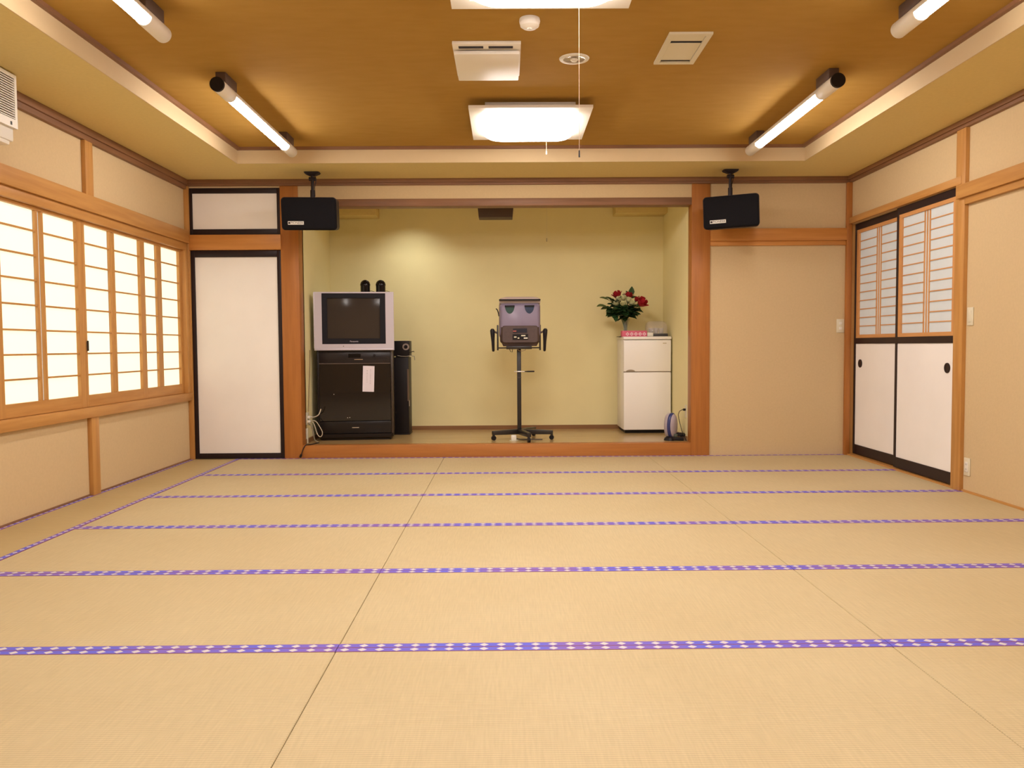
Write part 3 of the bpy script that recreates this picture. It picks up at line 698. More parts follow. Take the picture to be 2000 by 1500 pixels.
text('maker_name', 'Panasonic', 0.020, silver, sur, (0.0, -0.0226, 0.024), (PI/2, 0, 0))
obj('sensor', box(-0.105, -0.098, -0.0295, -0.0278, 0.036, 0.043), black_pl, bz)

# canisters on the television
for k, (x, lab) in enumerate(((-1.337, 'black domed canister on the television, the one over the screen centre'), (-1.193, 'black domed canister on the television, nearer its corner'))):
    t = thing('domed_canister', lab, 'canister', (x, 7.69 + (x+1.337)*math.tan(RR), ZF+RH+TH), group='black canisters on the television')
    bm = bmesh.new(); pr = [(0.0, 0.0), (0.045, 0.0), (0.045, 0.062), (0.048, 0.064), (0.048, 0.070)]
    for q in range(1, 9):
        a = PI/2*q/8; pr.append((0.047*math.cos(a), 0.070+0.047*math.sin(a)))
    pr[-1] = (0, 0.117)
    lathe(bm, pr, 28); obj('shell', bm, black_gl, t, smooth=35)
    bm = bmesh.new(); tube(bm, [(0.042, 0.01, 0.012), (0.062, 0.01, 0.010), (0.085, 0.02, 0.0035)], 0.0025, 6); obj('cable', bm, black_pl, t, smooth=40)

# ------------------------------------------------------------------ tower speaker and small box
t = thing('tower_cabinet', 'narrow black cabinet standing beside the equipment rack', 'cabinet', (-1.062, 8.10, ZF))
obj('body', box(-0.075, 0.075, 0.0, 0.24, 0.012, 0.780), black_pl, t, bevel=0.004)
obj('foot_plate', box(-0.080, 0.080, -0.005, 0.245, 0.0, 0.012), black_pl, t, bevel=0.002)
obj('side_trim', box(0.062, 0.077, -0.003, 0.02, 0.34, 0.66), mat('tower_trim', (0.16,0.10,0.06), 0.5), t)
obj('sticker', box(0.0755, 0.0765, 0.02, 0.05, 0.285, 0.345), white_pl, t)
t = thing('small_mixer', 'small black device with a round dial on the narrow cabinet', 'audio device', (-1.055, 8.10, ZF+0.780))
obj('body', box(-0.082, 0.080, 0.0, 0.18, 0.012, 0.165), black_pl, t, bevel=0.004)
obj('foot', box(-0.06, 0.06, 0.02, 0.16, 0.0, 0.012), black_pl, t)
bm = bmesh.new(); lathe(bm, [(0.0,0.004),(0.020,0.004),(0.026,0.0),(0.034,0.0),(0.034,0.006),(0.0,0.0061)][:5], 24)
bmesh.ops.rotate(bm, verts=bm.verts[:], matrix=Matrix.Rotation(PI/2, 3, 'X')); obj('dial_ring', bm, mat('dial_ring', (0.42,0.34,0.30), 0.4), t, (0.045, -0.001, 0.105), smooth=30)
bm = bmesh.new(); lathe(bm, [(0.0,0.012),(0.017,0.012),(0.020,0.0)], 20); bmesh.ops.rotate(bm, verts=bm.verts[:], matrix=Matrix.Rotation(PI/2, 3, 'X')); obj('dial', bm, black_pl, t, (0.045, -0.001, 0.105), smooth=30)
bm = bmesh.new()
tube(bm, [(0.075,0.0,0.045),(0.10,-0.005,0.052),(0.118,0.0,0.060),(0.128,0.0,0.052)], 0.004, 6)
obj('lead', bm, black_pl, t, smooth=40)
bm = bmesh.new(); tube(bm, [(-0.04,-0.006,0.018),(0.0,-0.012,0.010),(0.05,-0.012,0.008),(0.09,-0.006,0.018),(0.11,0,0.012),(0.128,0.0,0.01),(0.132,0.0,-0.03)], 0.0035, 6); obj('lead', bm, mat('grey_lead', (0.35,0.30,0.24), 0.5), t, smooth=40)

# ------------------------------------------------------------------ monitor on a wheeled stand
st = thing('wheeled_stand', 'black wheeled monitor stand in the middle of the alcove', 'stand', (0.117, 7.64, ZF))
bm = bmesh.new(); bx(bm, -0.0195, 0.0195, -0.0195, 0.0195, 0.06, 0.86); obj('pole', bm, black_mt, st, bevel=0.003)
ends = [(-0.255, -0.10), (0.315, -0.06), (0.085, -0.30), (0.15, 0.28)]
for k, (ex, ey) in enumerate(ends):
    d = Vector((ex, ey, 0)); n_ = d.normalized(); s_ = Vector((-n_.y, n_.x, 0))
    bm = bmesh.new(); w0, w1 = 0.026, 0.020
    def sec(p, ww, z0, z1): return [tuple(p + s_*ww + Vector((0,0,z0))), tuple(p - s_*ww + Vector((0,0,z0))), tuple(p - s_*ww + Vector((0,0,z1))), tuple(p + s_*ww + Vector((0,0,z1)))]
    loft(bm, [sec(Vector((0,0,0)), w0, 0.050, 0.098), sec(d*0.5, w0*0.9, 0.050, 0.094), sec(d, w1, 0.052, 0.088)])
    lg = obj('leg', bm, black_mt, st, bevel=0.003)
    cx_, cy_ = ex - n_.x*0.012, ey - n_.y*0.012
    bm = bmesh.new(); cyl(bm, (cx_-s_.x*0.011, cy_-s_.y*0.011, 0.022), (cx_+s_.x*0.011, cy_+s_.y*0.011, 0.022), 0.022, 18); obj('caster', bm, black_pl, lg, smooth=40)
    obj('caster_fork', box(cx_-0.012, cx_+0.012, cy_-0.012, cy_+0.012, 0.038, 0.056), black_mt, lg, bevel=0.002)
tray = obj('clamp_ring', box(-0.045, 0.055, -0.035, 0.035, 0.638, 0.648), chrome, st, bevel=0.002)
bm = bmesh.new(); tube(bm, [(0.05, -0.01, 0.643), (0.085, -0.01, 0.6435), (0.145, -0.01, 0.644)], [0.004, 0.007, 0.007], 10); obj('clamp_lever', bm, black_pl, tray, smooth=40)
obj('collar', box(-0.021, 0.021, -0.021, 0.021, 0.585, 0.590), mat_bracket, st)
# yoke
obj('cross_bar', box(-0.20, 0.20, -0.012, 0.012, 0.862, 0.874), black_mt, st, bevel=0.002)
obj('mount_plate', box(-0.12, 0.12, -0.10, 0.10, 0.856, 0.884), black_mt, st, bevel=0.003)
for s in (-1, 1):
    ar = obj('side_arm', box(s*0.200-0.008, s*0.200+0.008, -0.022, 0.022, 0.845, 1.085), black_mt, st, bevel=0.004)
    bm = bmesh.new(); cyl(bm, (s*0.205, 0, 1.01), (s*0.250, 0, 1.03), 0.009, 12); obj('pivot', bm, mat_bracket, ar, smooth=40)
    hx = s*0.250
    bm = bmesh.new(); tube(bm, [(hx, -0.01, 1.050), (hx, -0.01, 1.035), (hx-s*0.002, -0.012, 1.0), (hx-s*0.005, -0.015, 0.93), (hx-s*0.008, -0.018, 0.842), (hx-s*0.008, -0.018, 0.834)], [0.012, 0.022, 0.021, 0.0155, 0.0125, 0.007], 14); obj('handle', bm, black_pl, ar, smooth=50)
bm = bmesh.new(); tube(bm, [(-0.02, -0.02, 0.86), (0.0, -0.03, 0.842), (0.03, -0.03, 0.838), (0.06, -0.025, 0.845), (0.065, -0.02, 0.862)], 0.003, 6); obj('cable', bm, mat('pink_cable', (0.55,0.40,0.30), 0.5), st, smooth=50)
bm = bmesh.new(); tube(bm, [(-0.09, -0.06, 0.858), (-0.08, -0.06, 0.835), (-0.065, -0.06, 0.828), (-0.060, -0.06, 0.858)], 0.003, 6); obj('cable', bm, black_pl, st, smooth=50)

mo_ = thing('monitor', 'grey lilac monitor seen from behind on the wheeled stand', 'monitor', (0.127, 7.66, ZF+0.884))
MWd, MH = 0.385, 0.475
shell = mat('monitor_shell', (0.24, 0.195, 0.28), 0.4)
shell_d = mat('monitor_lower', (0.09, 0.055, 0.05), 0.55, var=0.2, scale=40)
cream = mat('monitor_front_frame', (0.50, 0.40, 0.36), 0.4)
def msec(w_, h_, r_, y, zc): return [(x, y, z+zc) for x, z in rrect(w_, h_, r_, 6)]
bm = bmesh.new(); loft(bm, [msec(MWd+0.012, 0.34, 0.03, 0.16, 0.248), msec(MWd+0.012, 0.34, 0.03, 0.10, 0.248)]); obj('front_frame', bm, cream, mo_, smooth=40)
bm = bmesh.new(); loft(bm, [msec(MWd, 0.320, 0.030, 0.10, 0.242), msec(MWd, 0.320, 0.03, -0.055, 0.242), msec(MWd-0.012, 0.306, 0.04, -0.09, 0.242), msec(MWd-0.05, 0.27, 0.05, -0.115, 0.240)])
obj('back_cover', bm, shell, mo_, smooth=50)
bm = bmesh.new(); loft(bm, [msec(MWd-0.01, 0.19, 0.03, 0.09, 0.125), msec(MWd-0.01, 0.19, 0.03, -0.06, 0.120), msec(MWd-0.03, 0.17, 0.03, -0.105, 0.115), msec(MWd-0.06, 0.15, 0.02, -0.122, 0.11)])
low = obj('lower_cover', bm, shell_d, mo_, smooth=40)
bm = bmesh.new(); loft(bm, [[(x, y, 0.0) for x, y in rrect(MWd-0.07, 0.17, 0.02)], [(x, y, 0.04) for x, y in rrect(MWd-0.03, 0.19, 0.02)]]); obj('tilt_base', bm, shell_d, mo_, smooth=40)
bm = bmesh.new(); loft(bm, [[(x, y, 0.428) for x, y in rrect(MWd+0.004, 0.20, 0.02)], [(x, y, 0.440) for x, y in rrect(MWd+0.004, 0.20, 0.02)]]); obj('top_seam', bm, black_pl, mo_, smooth=40)
bm = bmesh.new(); loft(bm, [[(x, y, 0.440) for x, y in rrect(MWd, 0.20, 0.02)], [(x, y, 0.450) for x, y in rrect(MWd-0.02, 0.19, 0.02)], [(x, y, 0.462) for x, y in rrect(MWd-0.12, 0.15, 0.02)]]); obj('top_cover', bm, cream, mo_, smooth=40)
obj('light_band', box(-MWd/2-0.001, MWd/2+0.001, -0.060, 0.09, 0.402, 0.428), cream, mo_, bevel=0.002)
for s, cc in ((-1, (0.012, 0.05, 0.04)), (1, (0.014, 0.03, 0.075))):
    bm = bmesh.new(); pts = [(-0.045, 0.0)] + [(0.045*math.cos(PI+PI*k/10)*(1.0 if k else 1), 0.075*math.sin(PI+PI*k/10)) for k in range(1, 10)] + [(0.045, 0.0)]
    a_ = [(p[0], -0.121, p[1]) for p in pts]; b_ = [(p[0], -0.095, p[1]) for p in pts]
    loft(bm, [b_, a_]); v_ = obj('vent_recess', bm, mat('vent_shade', cc, 0.5), mo_, (s*0.092-0.003, 0.004, 0.378))
    obj('vent_slot', box(-0.046, 0.046, -0.128, -0.11, -0.012, 0.003), black_pl, v_)
for x0, x1, z0, z1, mm in ((-0.065, 0.065, 0.125, 0.165, shadow_m), (-0.070, 0.075, 0.060, 0.112, black_pl)):
    obj('connector_panel', box(x0, x1, -0.126, -0.118, z0, z1), mm, low)
for x, z, ww, mm in ((-0.045, 0.085, 0.012, ivory), (-0.015, 0.075, 0.008, ivory), (0.052, 0.075, 0.018, white_pl), (0.03, 0.098, 0.02, ivory), (-0.05, 0.14, 0.016, mat('red_plug', (0.4, 0.1, 0.08), 0.5))):
    obj('plug', box(x-ww, x+ww, -0.132, -0.125, z-0.006, z+0.006), mm, low, bevel=0.001, seg=1)
bm = bmesh.new(); tube(bm, [(-0.225, 0.02, 0.358), (-0.212, 0.02, 0.345), (-0.203, 0.02, 0.318), (-0.198, 0.02, 0.285)], 0.005, 8); obj('antenna', bm, black_pl, mo_, smooth=50)

# white adapter with cord under the stand
t = thing('power_adapter', 'small white power adapter on the alcove floor under the stand', 'adapter', (0.062, 7.52, ZF))
obj('body', box(-0.025, 0.025, -0.022, 0.022, 0.004, 0.052), white_pl, t, bevel=0.006)
bm = bmesh.new(); lathe(bm, [(0,0),(0.042,0),(0.042,0.003),(0.0,0.005)], 20); obj('base_pad', bm, ivory, t, smooth=40)
bm = bmesh.new(); tube(bm, [(0.024,0,0.02),(0.06,0.03,0.006),(0.14,0.06,0.005),(0.2,0.05,0.005),(0.27,0.03,0.006)], 0.005, 8); obj('cord', bm, mat('grey_cord', (0.10,0.08,0.07), 0.5), t, smooth=50)

# ------------------------------------------------------------------ refrigerator
fr = thing('refrigerator', 'small white two-door refrigerator in the alcove corner', 'refrigerator', (1.408, 8.05, ZF))
FW, FH = 0.474, 0.972
obj('body', box(-FW/2, FW/2, 0.045, 0.47, 0.035, FH-0.03), fridge_m, fr, bevel=0.006)
obj('top_plate', box(-FW/2-0.003, FW/2+0.003, -0.004, 0.47, FH-0.03, FH), fridge_m, fr, bevel=0.008)
obj('kick_space', box(-FW/2+0.02, FW/2-0.02, 0.05, 0.46, 0.0, 0.035), black_pl, fr)
ud = obj('freezer_door', box(-FW/2, FW/2, 0.0, 0.042, 0.622, FH-0.035), fridge_m, fr, bevel=0.007)
ldr = obj('fridge_door', box(-FW/2, FW/2, 0.0, 0.042, 0.036, 0.614), fridge_m, fr, bevel=0.007)
obj('gasket', box(-FW/2+0.004, FW/2-0.004, 0.006, 0.044, 0.612, 0.624), mat('gasket', (0.25,0.2,0.15), 0.7), fr)
bm = bmesh.new(); pts = [(-0.045, 0.0), (0.045, 0.0)] + [(0.045*math.cos(PI*k/8), 0.018*math.sin(PI*k/8)) for k in range(1, 8)]
loft(bm, [[(p[0], -0.002, p[1]) for p in pts], [(p[0], 0.02, p[1]) for p in pts]]); obj('handle_notch', bm, mat('notch', (0.35,0.28,0.2), 0.6), ud, (-FW/2+0.068, 0, 0.624))
obj('badge', box(0.155, 0.190, -0.002, 0.001, 0.900, 0.907), chrome, ud)

# items on the refrigerator
FT = ZF + FH
t = thing('serving_tray', 'thin dark tray under the vase on the refrigerator', 'tray', (1.262, 8.30, FT))
obj('plate', box(-0.115, 0.10, -0.10, 0.10, 0, 0.006), mat('tray_dark', (0.05,0.035,0.03), 0.4), t, bevel=0.002)
VB = FT + 0.006
vx, vy = 1.225, 8.30
t = tag(obj('glass_vase', lathe(bmesh.new(), [(0.0,0.003),(0.030,0.003),(0.034,0.012),(0.026,0.03),(0.022,0.06),(0.026,0.10),(0.036,0.14),(0.050,0.185),(0.046,0.185),(0.033,0.14),(0.023,0.10),(0.019,0.06),(0.021,0.035),(0.0,0.03)], 24), glassy('clear_glass', (0.92, 0.93, 0.88), 0.04, 0.86), loc=(vx, vy, VB), smooth=50), 'clear flared glass vase holding roses on the refrigerator', 'vase')
# roses
rose_red = mat('rose_red', (0.52, 0.015, 0.028), 0.55, var=0.35, scale=40)
rose_white = mat('rose_white', (0.86, 0.84, 0.52), 0.55, var=0.12, scale=40)
leaf_m = mat('leaf_green', (0.035, 0.10, 0.030), 0.45, var=0.45, scale=30)
leaf_l = mat('leaf_pale', (0.12, 0.18, 0.05), 0.5, var=0.3, scale=30)
stem_m = mat('stem_green', (0.07, 0.14, 0.05), 0.5)
def bloom(bm, R, open_):
    for ring, (n, r0, h, tilt) in enumerate(((3, 0.30, 1.05, 0.10), (5, 0.55, 1.0, 0.30*open_), (6, 0.80, 0.85, 0.60*open_))):
        for k in range(n):
            a = 2*PI*(k + 0.4*ring)/n; ca, sa = math.cos(a), math.sin(a); tx, ty = -sa, ca
            wv = R*(1.55*r0+0.25)*PI/n*1.25
            rows = []
            for j in range(4):
                v = j/3; rr = R*r0*(0.35 + 0.65*math.sin(min(1, v*1.1)*PI/2)) + R*tilt*v*v*0.8; z = R*1.6*h*v - (0.25*R*tilt if j == 3 else 0)
                wd = wv*(0.45, 0.9, 1.0, 0.62)[j]
                rows.append([bm.verts.new((ca*rr*(1-0.12*abs(q)) + tx*wd*q*0.5, sa*rr*(1-0.12*abs(q)) + ty*wd*q*0.5, z)) for q in (-1, 0, 1)])
            for j in range(3):
                for q in range(2): bm.faces.new((rows[j][q], rows[j][q+1], rows[j+1][q+1], rows[j+1][q]))
def leaf_into(bm, p, d, up, ln, wd):
    d = Vector(d).normalized(); up = Vector(up); s = d.cross(up).normalized(); n = s.cross(d)
    prof = ((0, 0.05), (0.25, 0.8), (0.5, 1.0), (0.78, 0.62), (1.0, 0.03)); rows = []
    for v, ww in prof:
        c = Vector(p) + d*ln*v - n*ln*0.22*v*v
        rows.append([bm.verts.new(c + s*wd*0.5*ww*q + n*(0.12*wd*abs(q))) for q in (-1, 0, 1)])
    for a, b in zip(rows, rows[1:]):
        for q in range(2): bm.faces.new((a[q], a[q+1], b[q+1], b[q]))
def rose(head, R, open_, m, label, group, nleaf, seed):
    rnd = random.Random(seed)
    bx_, by_, bz_ = head
    base_ = Vector((vx + rnd.uniform(-.008,.008), vy + rnd.uniform(-.008,.008), VB+0.045))
    t = thing('rose', label, 'rose', tuple(base_), group=group)
    h = Vector(head) - base_; mid = Vector((h.x*0.25, h.y*0.25, h.z*0.62))
    bm = bmesh.new(); tube(bm, [(0,0,0), tuple(mid*0.5), tuple(mid), tuple(h)], 0.0028, 6); obj('stem', bm, stem_m, t, smooth=50)
    dirv = (h - mid).normalized(); q = Vector((0,0,1)).rotation_difference(dirv)
    bm = bmesh.new(); bloom(bm, R, open_); o = obj('bloom', bm, m, t, tuple(h - dirv*R*0.3), smooth=60); o.rotation_euler = q.to_euler()
    bm = bmesh.new(); lathe(bm, [(0,-0.3*R),(0.35*R,-0.1*R),(0.5*R,0.3*R),(0.3*R,0.35*R)], 8); o2 = obj('calyx', bm, stem_m, o)
    for k in range(nleaf):
        v = rnd.uniform(0.45, 0.85); p = mid*(v/0.62 if v < 0.62 else 1) if v < 0.62 else mid + (h-mid)*((v-0.62)/0.38)
        a = rnd.uniform(0, 2*PI); bm = bmesh.new()
        leaf_into(bm, p, (math.cos(a)*1.0, math.sin(a)*0.8-0.35, rnd.uniform(-0.5, 0.35)), (0,0,1), rnd.uniform(0.07, 0.105), rnd.uniform(0.05, 0.07)); obj('leaf', bm, leaf_m, t, smooth=60)
for k, (head, lab) in enumerate((((1.120, 8.170, 1.411), 'lowest cream rosebud, nearest the monitor stand'), ((1.148, 8.190, 1.453), 'cream rosebud in front of the red rose nearer the monitor stand'), ((1.190, 8.190, 1.463), 'topmost cream rosebud in the middle of the bouquet'), ((1.181, 8.130, 1.403), 'lowest cream rosebud in the middle of the bouquet'), ((1.234, 8.170, 1.441), 'cream rosebud just below the red rose at the back'), ((1.259, 8.130, 1.408), 'cream rosebud nearest the largest red rose'))):
    rose(head, 0.035, 0.45, rose_white, lab, 'cream rosebuds in the glass vase', 4, 10+k)
rose((1.353, 8.170, 1.414), 0.058, 0.95, rose_red, 'largest red rose, leaning out of the vase towards the post', None, 3, 31)
rose((1.138, 8.230, 1.492), 0.048, 0.9, rose_red, 'red rose behind the cream rosebuds, nearer the monitor stand', None, 4, 32)
rose((1.246, 8.250, 1.482), 0.046, 0.9, rose_red, 'red rose at the back top of the bouquet', None, 4, 33)
rose((1.320, 8.220, 1.454), 0.030, 0.6, rose_red, 'small dark red rosebud beside the largest red rose', None, 3, 34)
# leafy sprigs
def sprig(tip, label, seed, n, m, spread=0.06):
    rnd = random.Random(seed)
    b = Vector((vx, vy, VB+0.05)); h = Vector(tip)-b
    t = thing('leaf_sprig', label, 'leaves', tuple(b))
    mid = Vector((h.x*0.30, h.y*0.30, h.z*0.75))
    bm = bmesh.new(); tube(bm, [(0,0,0), tuple(mid), tuple(h)], 0.0022, 6); obj('stem', bm, stem_m, t, smooth=50)
    for k in range(n):
        v = 0.35 + 0.65*k/max(1, n-1); p = mid + (h-mid)*v; a = rnd.uniform(0, 2*PI)
        dd = (h-mid).normalized()*0.8 + Vector((math.cos(a), math.sin(a)*0.5-0.4, rnd.uniform(-0.8, 0.5)))*(0.9 if k < n-1 else 0.3)
        bm = bmesh.new(); leaf_into(bm, p, dd, (0.1,-0.5,0.9), rnd.uniform(0.075, 0.115), rnd.uniform(0.055, 0.078)); obj('leaf', bm, m, t, smooth=60)
sprig((1.012, 8.220, 1.398), 'pale leaf sprig reaching out furthest towards the monitor', 1, 3, leaf_l)
sprig((1.041, 8.240, 1.462), 'upright leaf sprig with a single raised leaf', 2, 3, leaf_l)
sprig((1.078, 8.170, 1.359), 'dark leaf sprig drooping below the bouquet beside the cream rosebuds', 3, 13, leaf_m)
sprig((1.289, 8.160, 1.352), 'dark leaf sprig under the largest red rose', 4, 13, leaf_m)
sprig((1.181, 8.130, 1.347), 'dark leaf sprig at the front of the bouquet', 5, 13, leaf_m)
sprig((1.098, 8.200, 1.438), 'dark leaf sprig at the shoulder of the bouquet', 6, 10, leaf_m)
sprig((1.277, 8.280, 1.504), 'dark leaf sprig at the back top of the bouquet', 7, 5, leaf_m)
sprig((1.236, 8.150, 1.321), 'dark leaf sprig hanging lowest over the vase', 8, 8, leaf_m)
sprig((1.070, 8.150, 1.328), 'dark leaf sprig drooping lowest towards the monitor stand', 11, 12, leaf_m)
sprig((1.139, 8.120, 1.367), 'dark leaf sprig below the cream rosebuds', 12, 12, leaf_m)
sprig((1.274, 8.130, 1.392), 'dark leaf sprig between cream rosebuds and the largest red rose', 13, 12, leaf_m)
sprig((1.087, 8.160, 1.400), 'dark leaf sprig beside the lowest cream rosebud', 14, 10, leaf_m)
# tissue box
t = thing('tissue_box', 'pink tissue box with white diamonds on the refrigerator', 'tissue box', (1.293, 8.115, FT))
pink = mat('pink_card', (0.70, 0.13, 0.22), 0.6)
obj('carton', box(-0.128, 0.122, 0.0, 0.112, 0.0, 0.060), pink, t, bevel=0.002)
dm = mat('diamond_print', (0.85, 0.55, 0.60), 0.6)
for k in range(5):
    cx = -0.075 + k*0.0425
    bm = bmesh.new(); ro, ri = 0.020, 0.007
    o_ = [(cx+ro,0),(cx,ro),(cx-ro,0),(cx,-ro)]; i_ = [(cx+ri,0),(cx,ri),(cx-ri,0),(cx,-ri)]
    for q in range(4):
        quad(bm, [(o_[q][0], -0.0006, 0.026+o_[q][1]), (o_[(q+1)%4][0], -0.0006, 0.026+o_[(q+1)%4][1]), (i_[(q+1)%4][0], -0.0006, 0.026+i_[(q+1)%4][1]), (i_[q][0], -0.0006, 0.026+i_[q][1])])
    obj('printed_diamond', bm, dm, t)
obj('tissue_slot', box(-0.06, 0.06, 0.045, 0.065, 0.0595, 0.0606), white_pl, t)
# clear case
t = thing('clear_case', 'clear plastic case with a dark base on the refrigerator', 'plastic case', (1.523, 8.20, FT))
obj('base', box(-0.095, 0.105, -0.075, 0.075, 0.0, 0.030), mat('case_base', (0.06,0.055,0.06), 0.35), t, bevel=0.004)
obj('front_knob', box(-0.105, -0.045, -0.090, -0.074, 0.002, 0.040), white_pl, t, bevel=0.006)
bm = bmesh.new(); loft(bm, [[(x, y, 0.030) for x, y in rrect(0.205, 0.155, 0.02)], [(x, y, 0.10) for x, y in rrect(0.205, 0.155, 0.02)], [(x, y+0.01, 0.135) for x, y in rrect(0.19, 0.13, 0.02)], [(x, y+0.015, 0.155) for x, y in rrect(0.15, 0.10, 0.03)]])
obj('cover', bm, glassy('clear_plastic', (0.95,0.93,0.93), 0.06, 0.84), t, smooth=50)
for x in (-0.05, 0.0, 0.05):
    bm = bmesh.new(); lathe(bm, [(0,0.031),(0.022,0.031),(0.026,0.085),(0.024,0.085),(0.02,0.036),(0,0.036)], 16, (x, 0, 0)); obj('cup', bm, glassy('cup_plastic', (0.92,0.9,0.9), 0.1, 0.75), t, smooth=50)

# ------------------------------------------------------------------ oval appliance and cords by the right post
t = thing('oval_appliance', 'upright grey oval appliance with a dark blue band beside the refrigerator', 'appliance', (1.525, 7.47, ZF), (0, 0, math.radians(48)))
grey_l = mat('appliance_grey', (0.42, 0.36, 0.40), 0.4); navy = mat('appliance_blue', (0.03, 0.04, 0.16), 0.35)
def oval(w_, h_, y, n=28): return [(w_/2*math.cos(2*PI*k/n), y, 0.135 + h_/2*math.sin(2*PI*k/n)) for k in range(n)]
bm = bmesh.new(); loft(bm, [oval(0.06, 0.15, -0.055), oval(0.105, 0.205, -0.042), oval(0.135, 0.235, -0.016), oval(0.135, 0.235, 0.02), oval(0.11, 0.21, 0.04), oval(0.05, 0.13, 0.05)]); obj('shell', bm, grey_l, t, smooth=60)
bm = bmesh.new(); loft(bm, [oval(0.125, 0.226, -0.030), oval(0.140, 0.240, -0.022), oval(0.140, 0.240, -0.004), oval(0.136, 0.236, 0.0)]); obj('blue_band', bm, navy, t, smooth=60)
bm = bmesh.new(); loft(bm, [[(x, y, 0.0) for x, y in rrect(0.13, 0.10, 0.03)], [(x, y, 0.022) for x, y in rrect(0.12, 0.09, 0.03)], [(x, y, 0.045) for x, y in rrect(0.06, 0.05, 0.02)]]); obj('foot', bm, black_pl, t, smooth=40)
t = pstrip = thing('power_strip', 'black power strip with a heap of cord in the alcove corner', 'power strip', (1.600, 7.42, ZF), (0, 0, math.radians(-14)))
obj('housing', box(-0.070, 0.035, -0.022, 0.022, 0.0, 0.032), black_pl, t, bevel=0.004)
obj('plug', box(-0.055, -0.02, -0.018, 0.018, 0.032, 0.062), mat('dark_green_plug', (0.06,0.07,0.045), 0.5), t, bevel=0.006)
pts = []
for k in range(60):
    a = k*0.42; rr_ = 0.032 + 0.010*math.sin(k*0.9)
    pts.append((-0.005 + rr_*1.25*math.cos(a), 0.02+rr_*0.6*math.sin(a), 0.036 + 0.0006*k + 0.004*math.sin(k*1.7)))
bm = bmesh.new(); tube(bm, pts, 0.004, 6); obj('coiled_cord', bm, black_pl, t, smooth=50)
t = thing('wall_outlet', 'outlet on the alcove side wall beside the refrigerator', 'outlet', (AX1, 7.44, ZF+0.270), (0,0,-PI/2))
obj('cover', box(-0.035, 0.035, -0.006, 0, -0.06, 0.06), ivory, t, bevel=0.003); obj('plug', box(-0.012, 0.012, -0.03, -0.006, 0.006, 0.026), black_pl, t, bevel=0.003)

# ------------------------------------------------------------------ outlet and cords left of the rack
t = thing('wall_outlet', 'outlet on the alcove side wall beside the equipment rack', 'outlet', (AX0, 7.46, ZF+0.22), (0,0,PI/2))
obj('cover', box(-0.045, 0.045, -0.008, 0, -0.05, 0.065), ivory, t, bevel=0.003)
for z in (-0.02, 0.02): obj('plug', box(-0.014, 0.014, -0.034, -0.008, z-0.012, z+0.012), white_pl, t, bevel=0.003)
def keep_world(o, p):           # parent o to p while o's coordinates stay in room space
    o.parent = p; o.matrix_parent_inverse = (Matrix.Translation(p.location) @ p.rotation_euler.to_matrix().to_4x4()).inverted()
    return o
def cord(name, pts, r, m, label, p=None):
    o = keep_world(obj(name, tube(bmesh.new(), pts, r, 8), m, smooth=50), p or rack); o['label'] = label
    return o
cord_w = mat('white_cord', (0.62, 0.55, 0.42), 0.5)
def smooth_pts(P_, n=6):
    P_ = [Vector(p) for p in P_]; out = []
    for i in range(len(P_)-1):
        p0, p1, p2, p3 = P_[max(i-1,0)], P_[i], P_[i+1], P_[min(i+2, len(P_)-1)]
        for k in range(n):
            t_ = k/n; out.append(tuple(0.5*((2*p1) + (-p0+p2)*t_ + (2*p0-5*p1+4*p2-p3)*t_**2 + (-p0+3*p1-3*p2+p3)*t_**3)))
    out.append(tuple(P_[-1])); return out
cy_ = 7.45
cord('power_cord', smooth_pts([(AX0+0.03, cy_, ZF+0.245), (-1.79, cy_, ZF+0.240), (-1.745, cy_, ZF+0.262), (-1.725, cy_+0.01, ZF+0.315)]), 0.005, cord_w, 'thick white cord curving up from the outlet beside the rack')
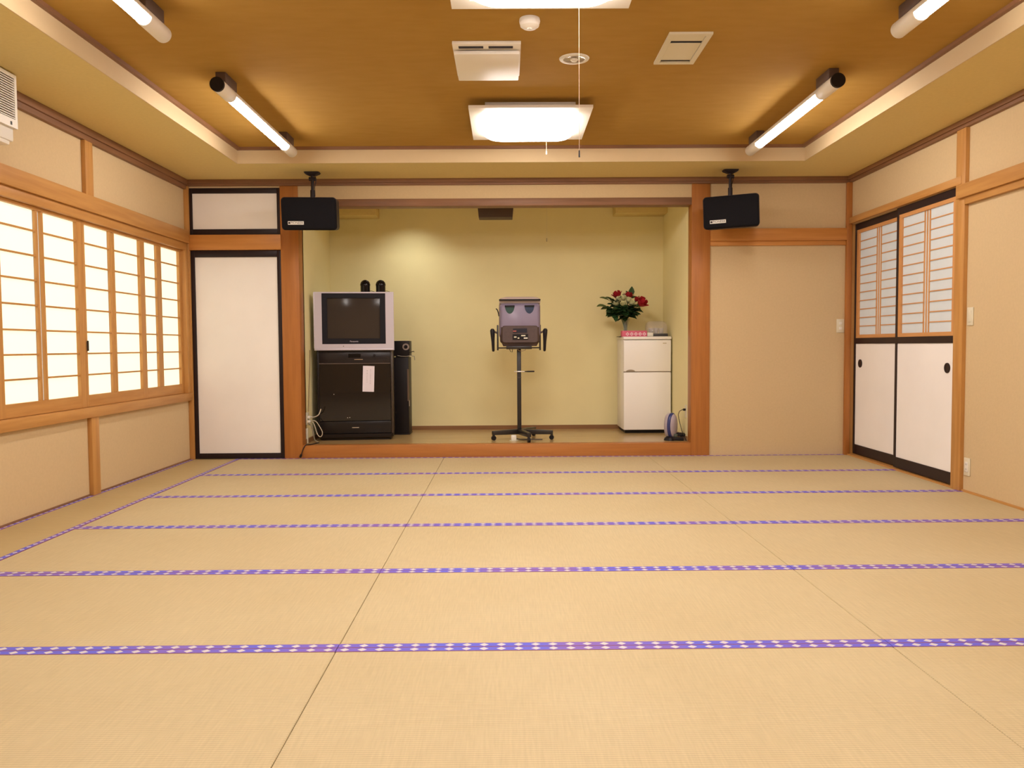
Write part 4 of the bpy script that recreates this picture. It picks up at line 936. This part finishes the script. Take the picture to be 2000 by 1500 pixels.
cord('power_cord', smooth_pts([(AX0+0.03, cy_, ZF+0.198), (-1.775, cy_-0.01, ZF+0.205), (-1.735, cy_-0.015, ZF+0.155), (-1.708, cy_-0.02, ZF+0.10), (-1.720, cy_-0.02, ZF+0.062), (-1.742, cy_-0.02, ZF+0.066), (-1.762, cy_-0.015, ZF+0.10), (-1.782, cy_-0.01, ZF+0.165), (-1.80, cy_, ZF+0.195)]), 0.004, cord_w, 'grey-white cord hanging in a loop beside the rack')
cord('power_cord', smooth_pts([(AX0+0.02, cy_, ZF+0.17), (-1.815, cy_-0.01, ZF+0.165), (-1.795, cy_-0.012, ZF+0.10), (-1.785, cy_, ZF+0.03), (-1.76, cy_+0.02, ZF+0.006)]), 0.006, mat('grey_flex', (0.28,0.24,0.17), 0.5), 'thick grey cord dropping from the outlet to the alcove floor')
cord('power_cord', smooth_pts([(AX0+0.004, 7.60, ZF+0.86), (AX0+0.006, 7.58, ZF+0.70), (AX0+0.004, 7.54, ZF+0.52), (AX0+0.008, 7.50, ZF+0.36), (AX0+0.012, 7.47, ZF+0.29)]), 0.003, mat('brown_cord', (0.25,0.16,0.07), 0.5), 'thin brown cord running down the alcove wall behind the television', tv)
cord('power_cord', smooth_pts([(-1.74, 7.42, ZF+0.006), (-1.78, 7.28, ZF+0.006), (-1.815, 7.236, ZF+0.006), (-1.838, 7.222, ZF-0.035), (-1.850, 7.212, 0.035), (-1.862, 7.208, 0.012)]), 0.0045, black_pl, 'black cord running over the step edge down to the tatami')
keep_world(obj('cord_plug', tube(bmesh.new(), [(-1.850, 7.212, 0.040), (-1.860, 7.209, 0.014)], 0.010, 10), black_pl, smooth=40), rack)
cord('power_cord', [(1.655, 7.44, ZF+0.285), (1.625, 7.44, ZF+0.285), (1.600, 7.44, ZF+0.272), (1.588, 7.44, ZF+0.24), (1.595, 7.44, ZF+0.20), (1.606, 7.44, ZF+0.15), (1.618, 7.42, ZF+0.09), (1.640, 7.39, ZF+0.03), (1.648, 7.37, ZF+0.006)], 0.003, black_pl, 'thin black cord looping up the alcove wall to an outlet', pstrip)
t = tag(obj('cable_duct', box(AX0+0.0005, AX0+0.018, 7.40, 7.43, ZF+0.002, ZF+0.14), ivory, bevel=0.003), 'short ivory cable duct on the alcove wall below the outlet', 'cable duct')
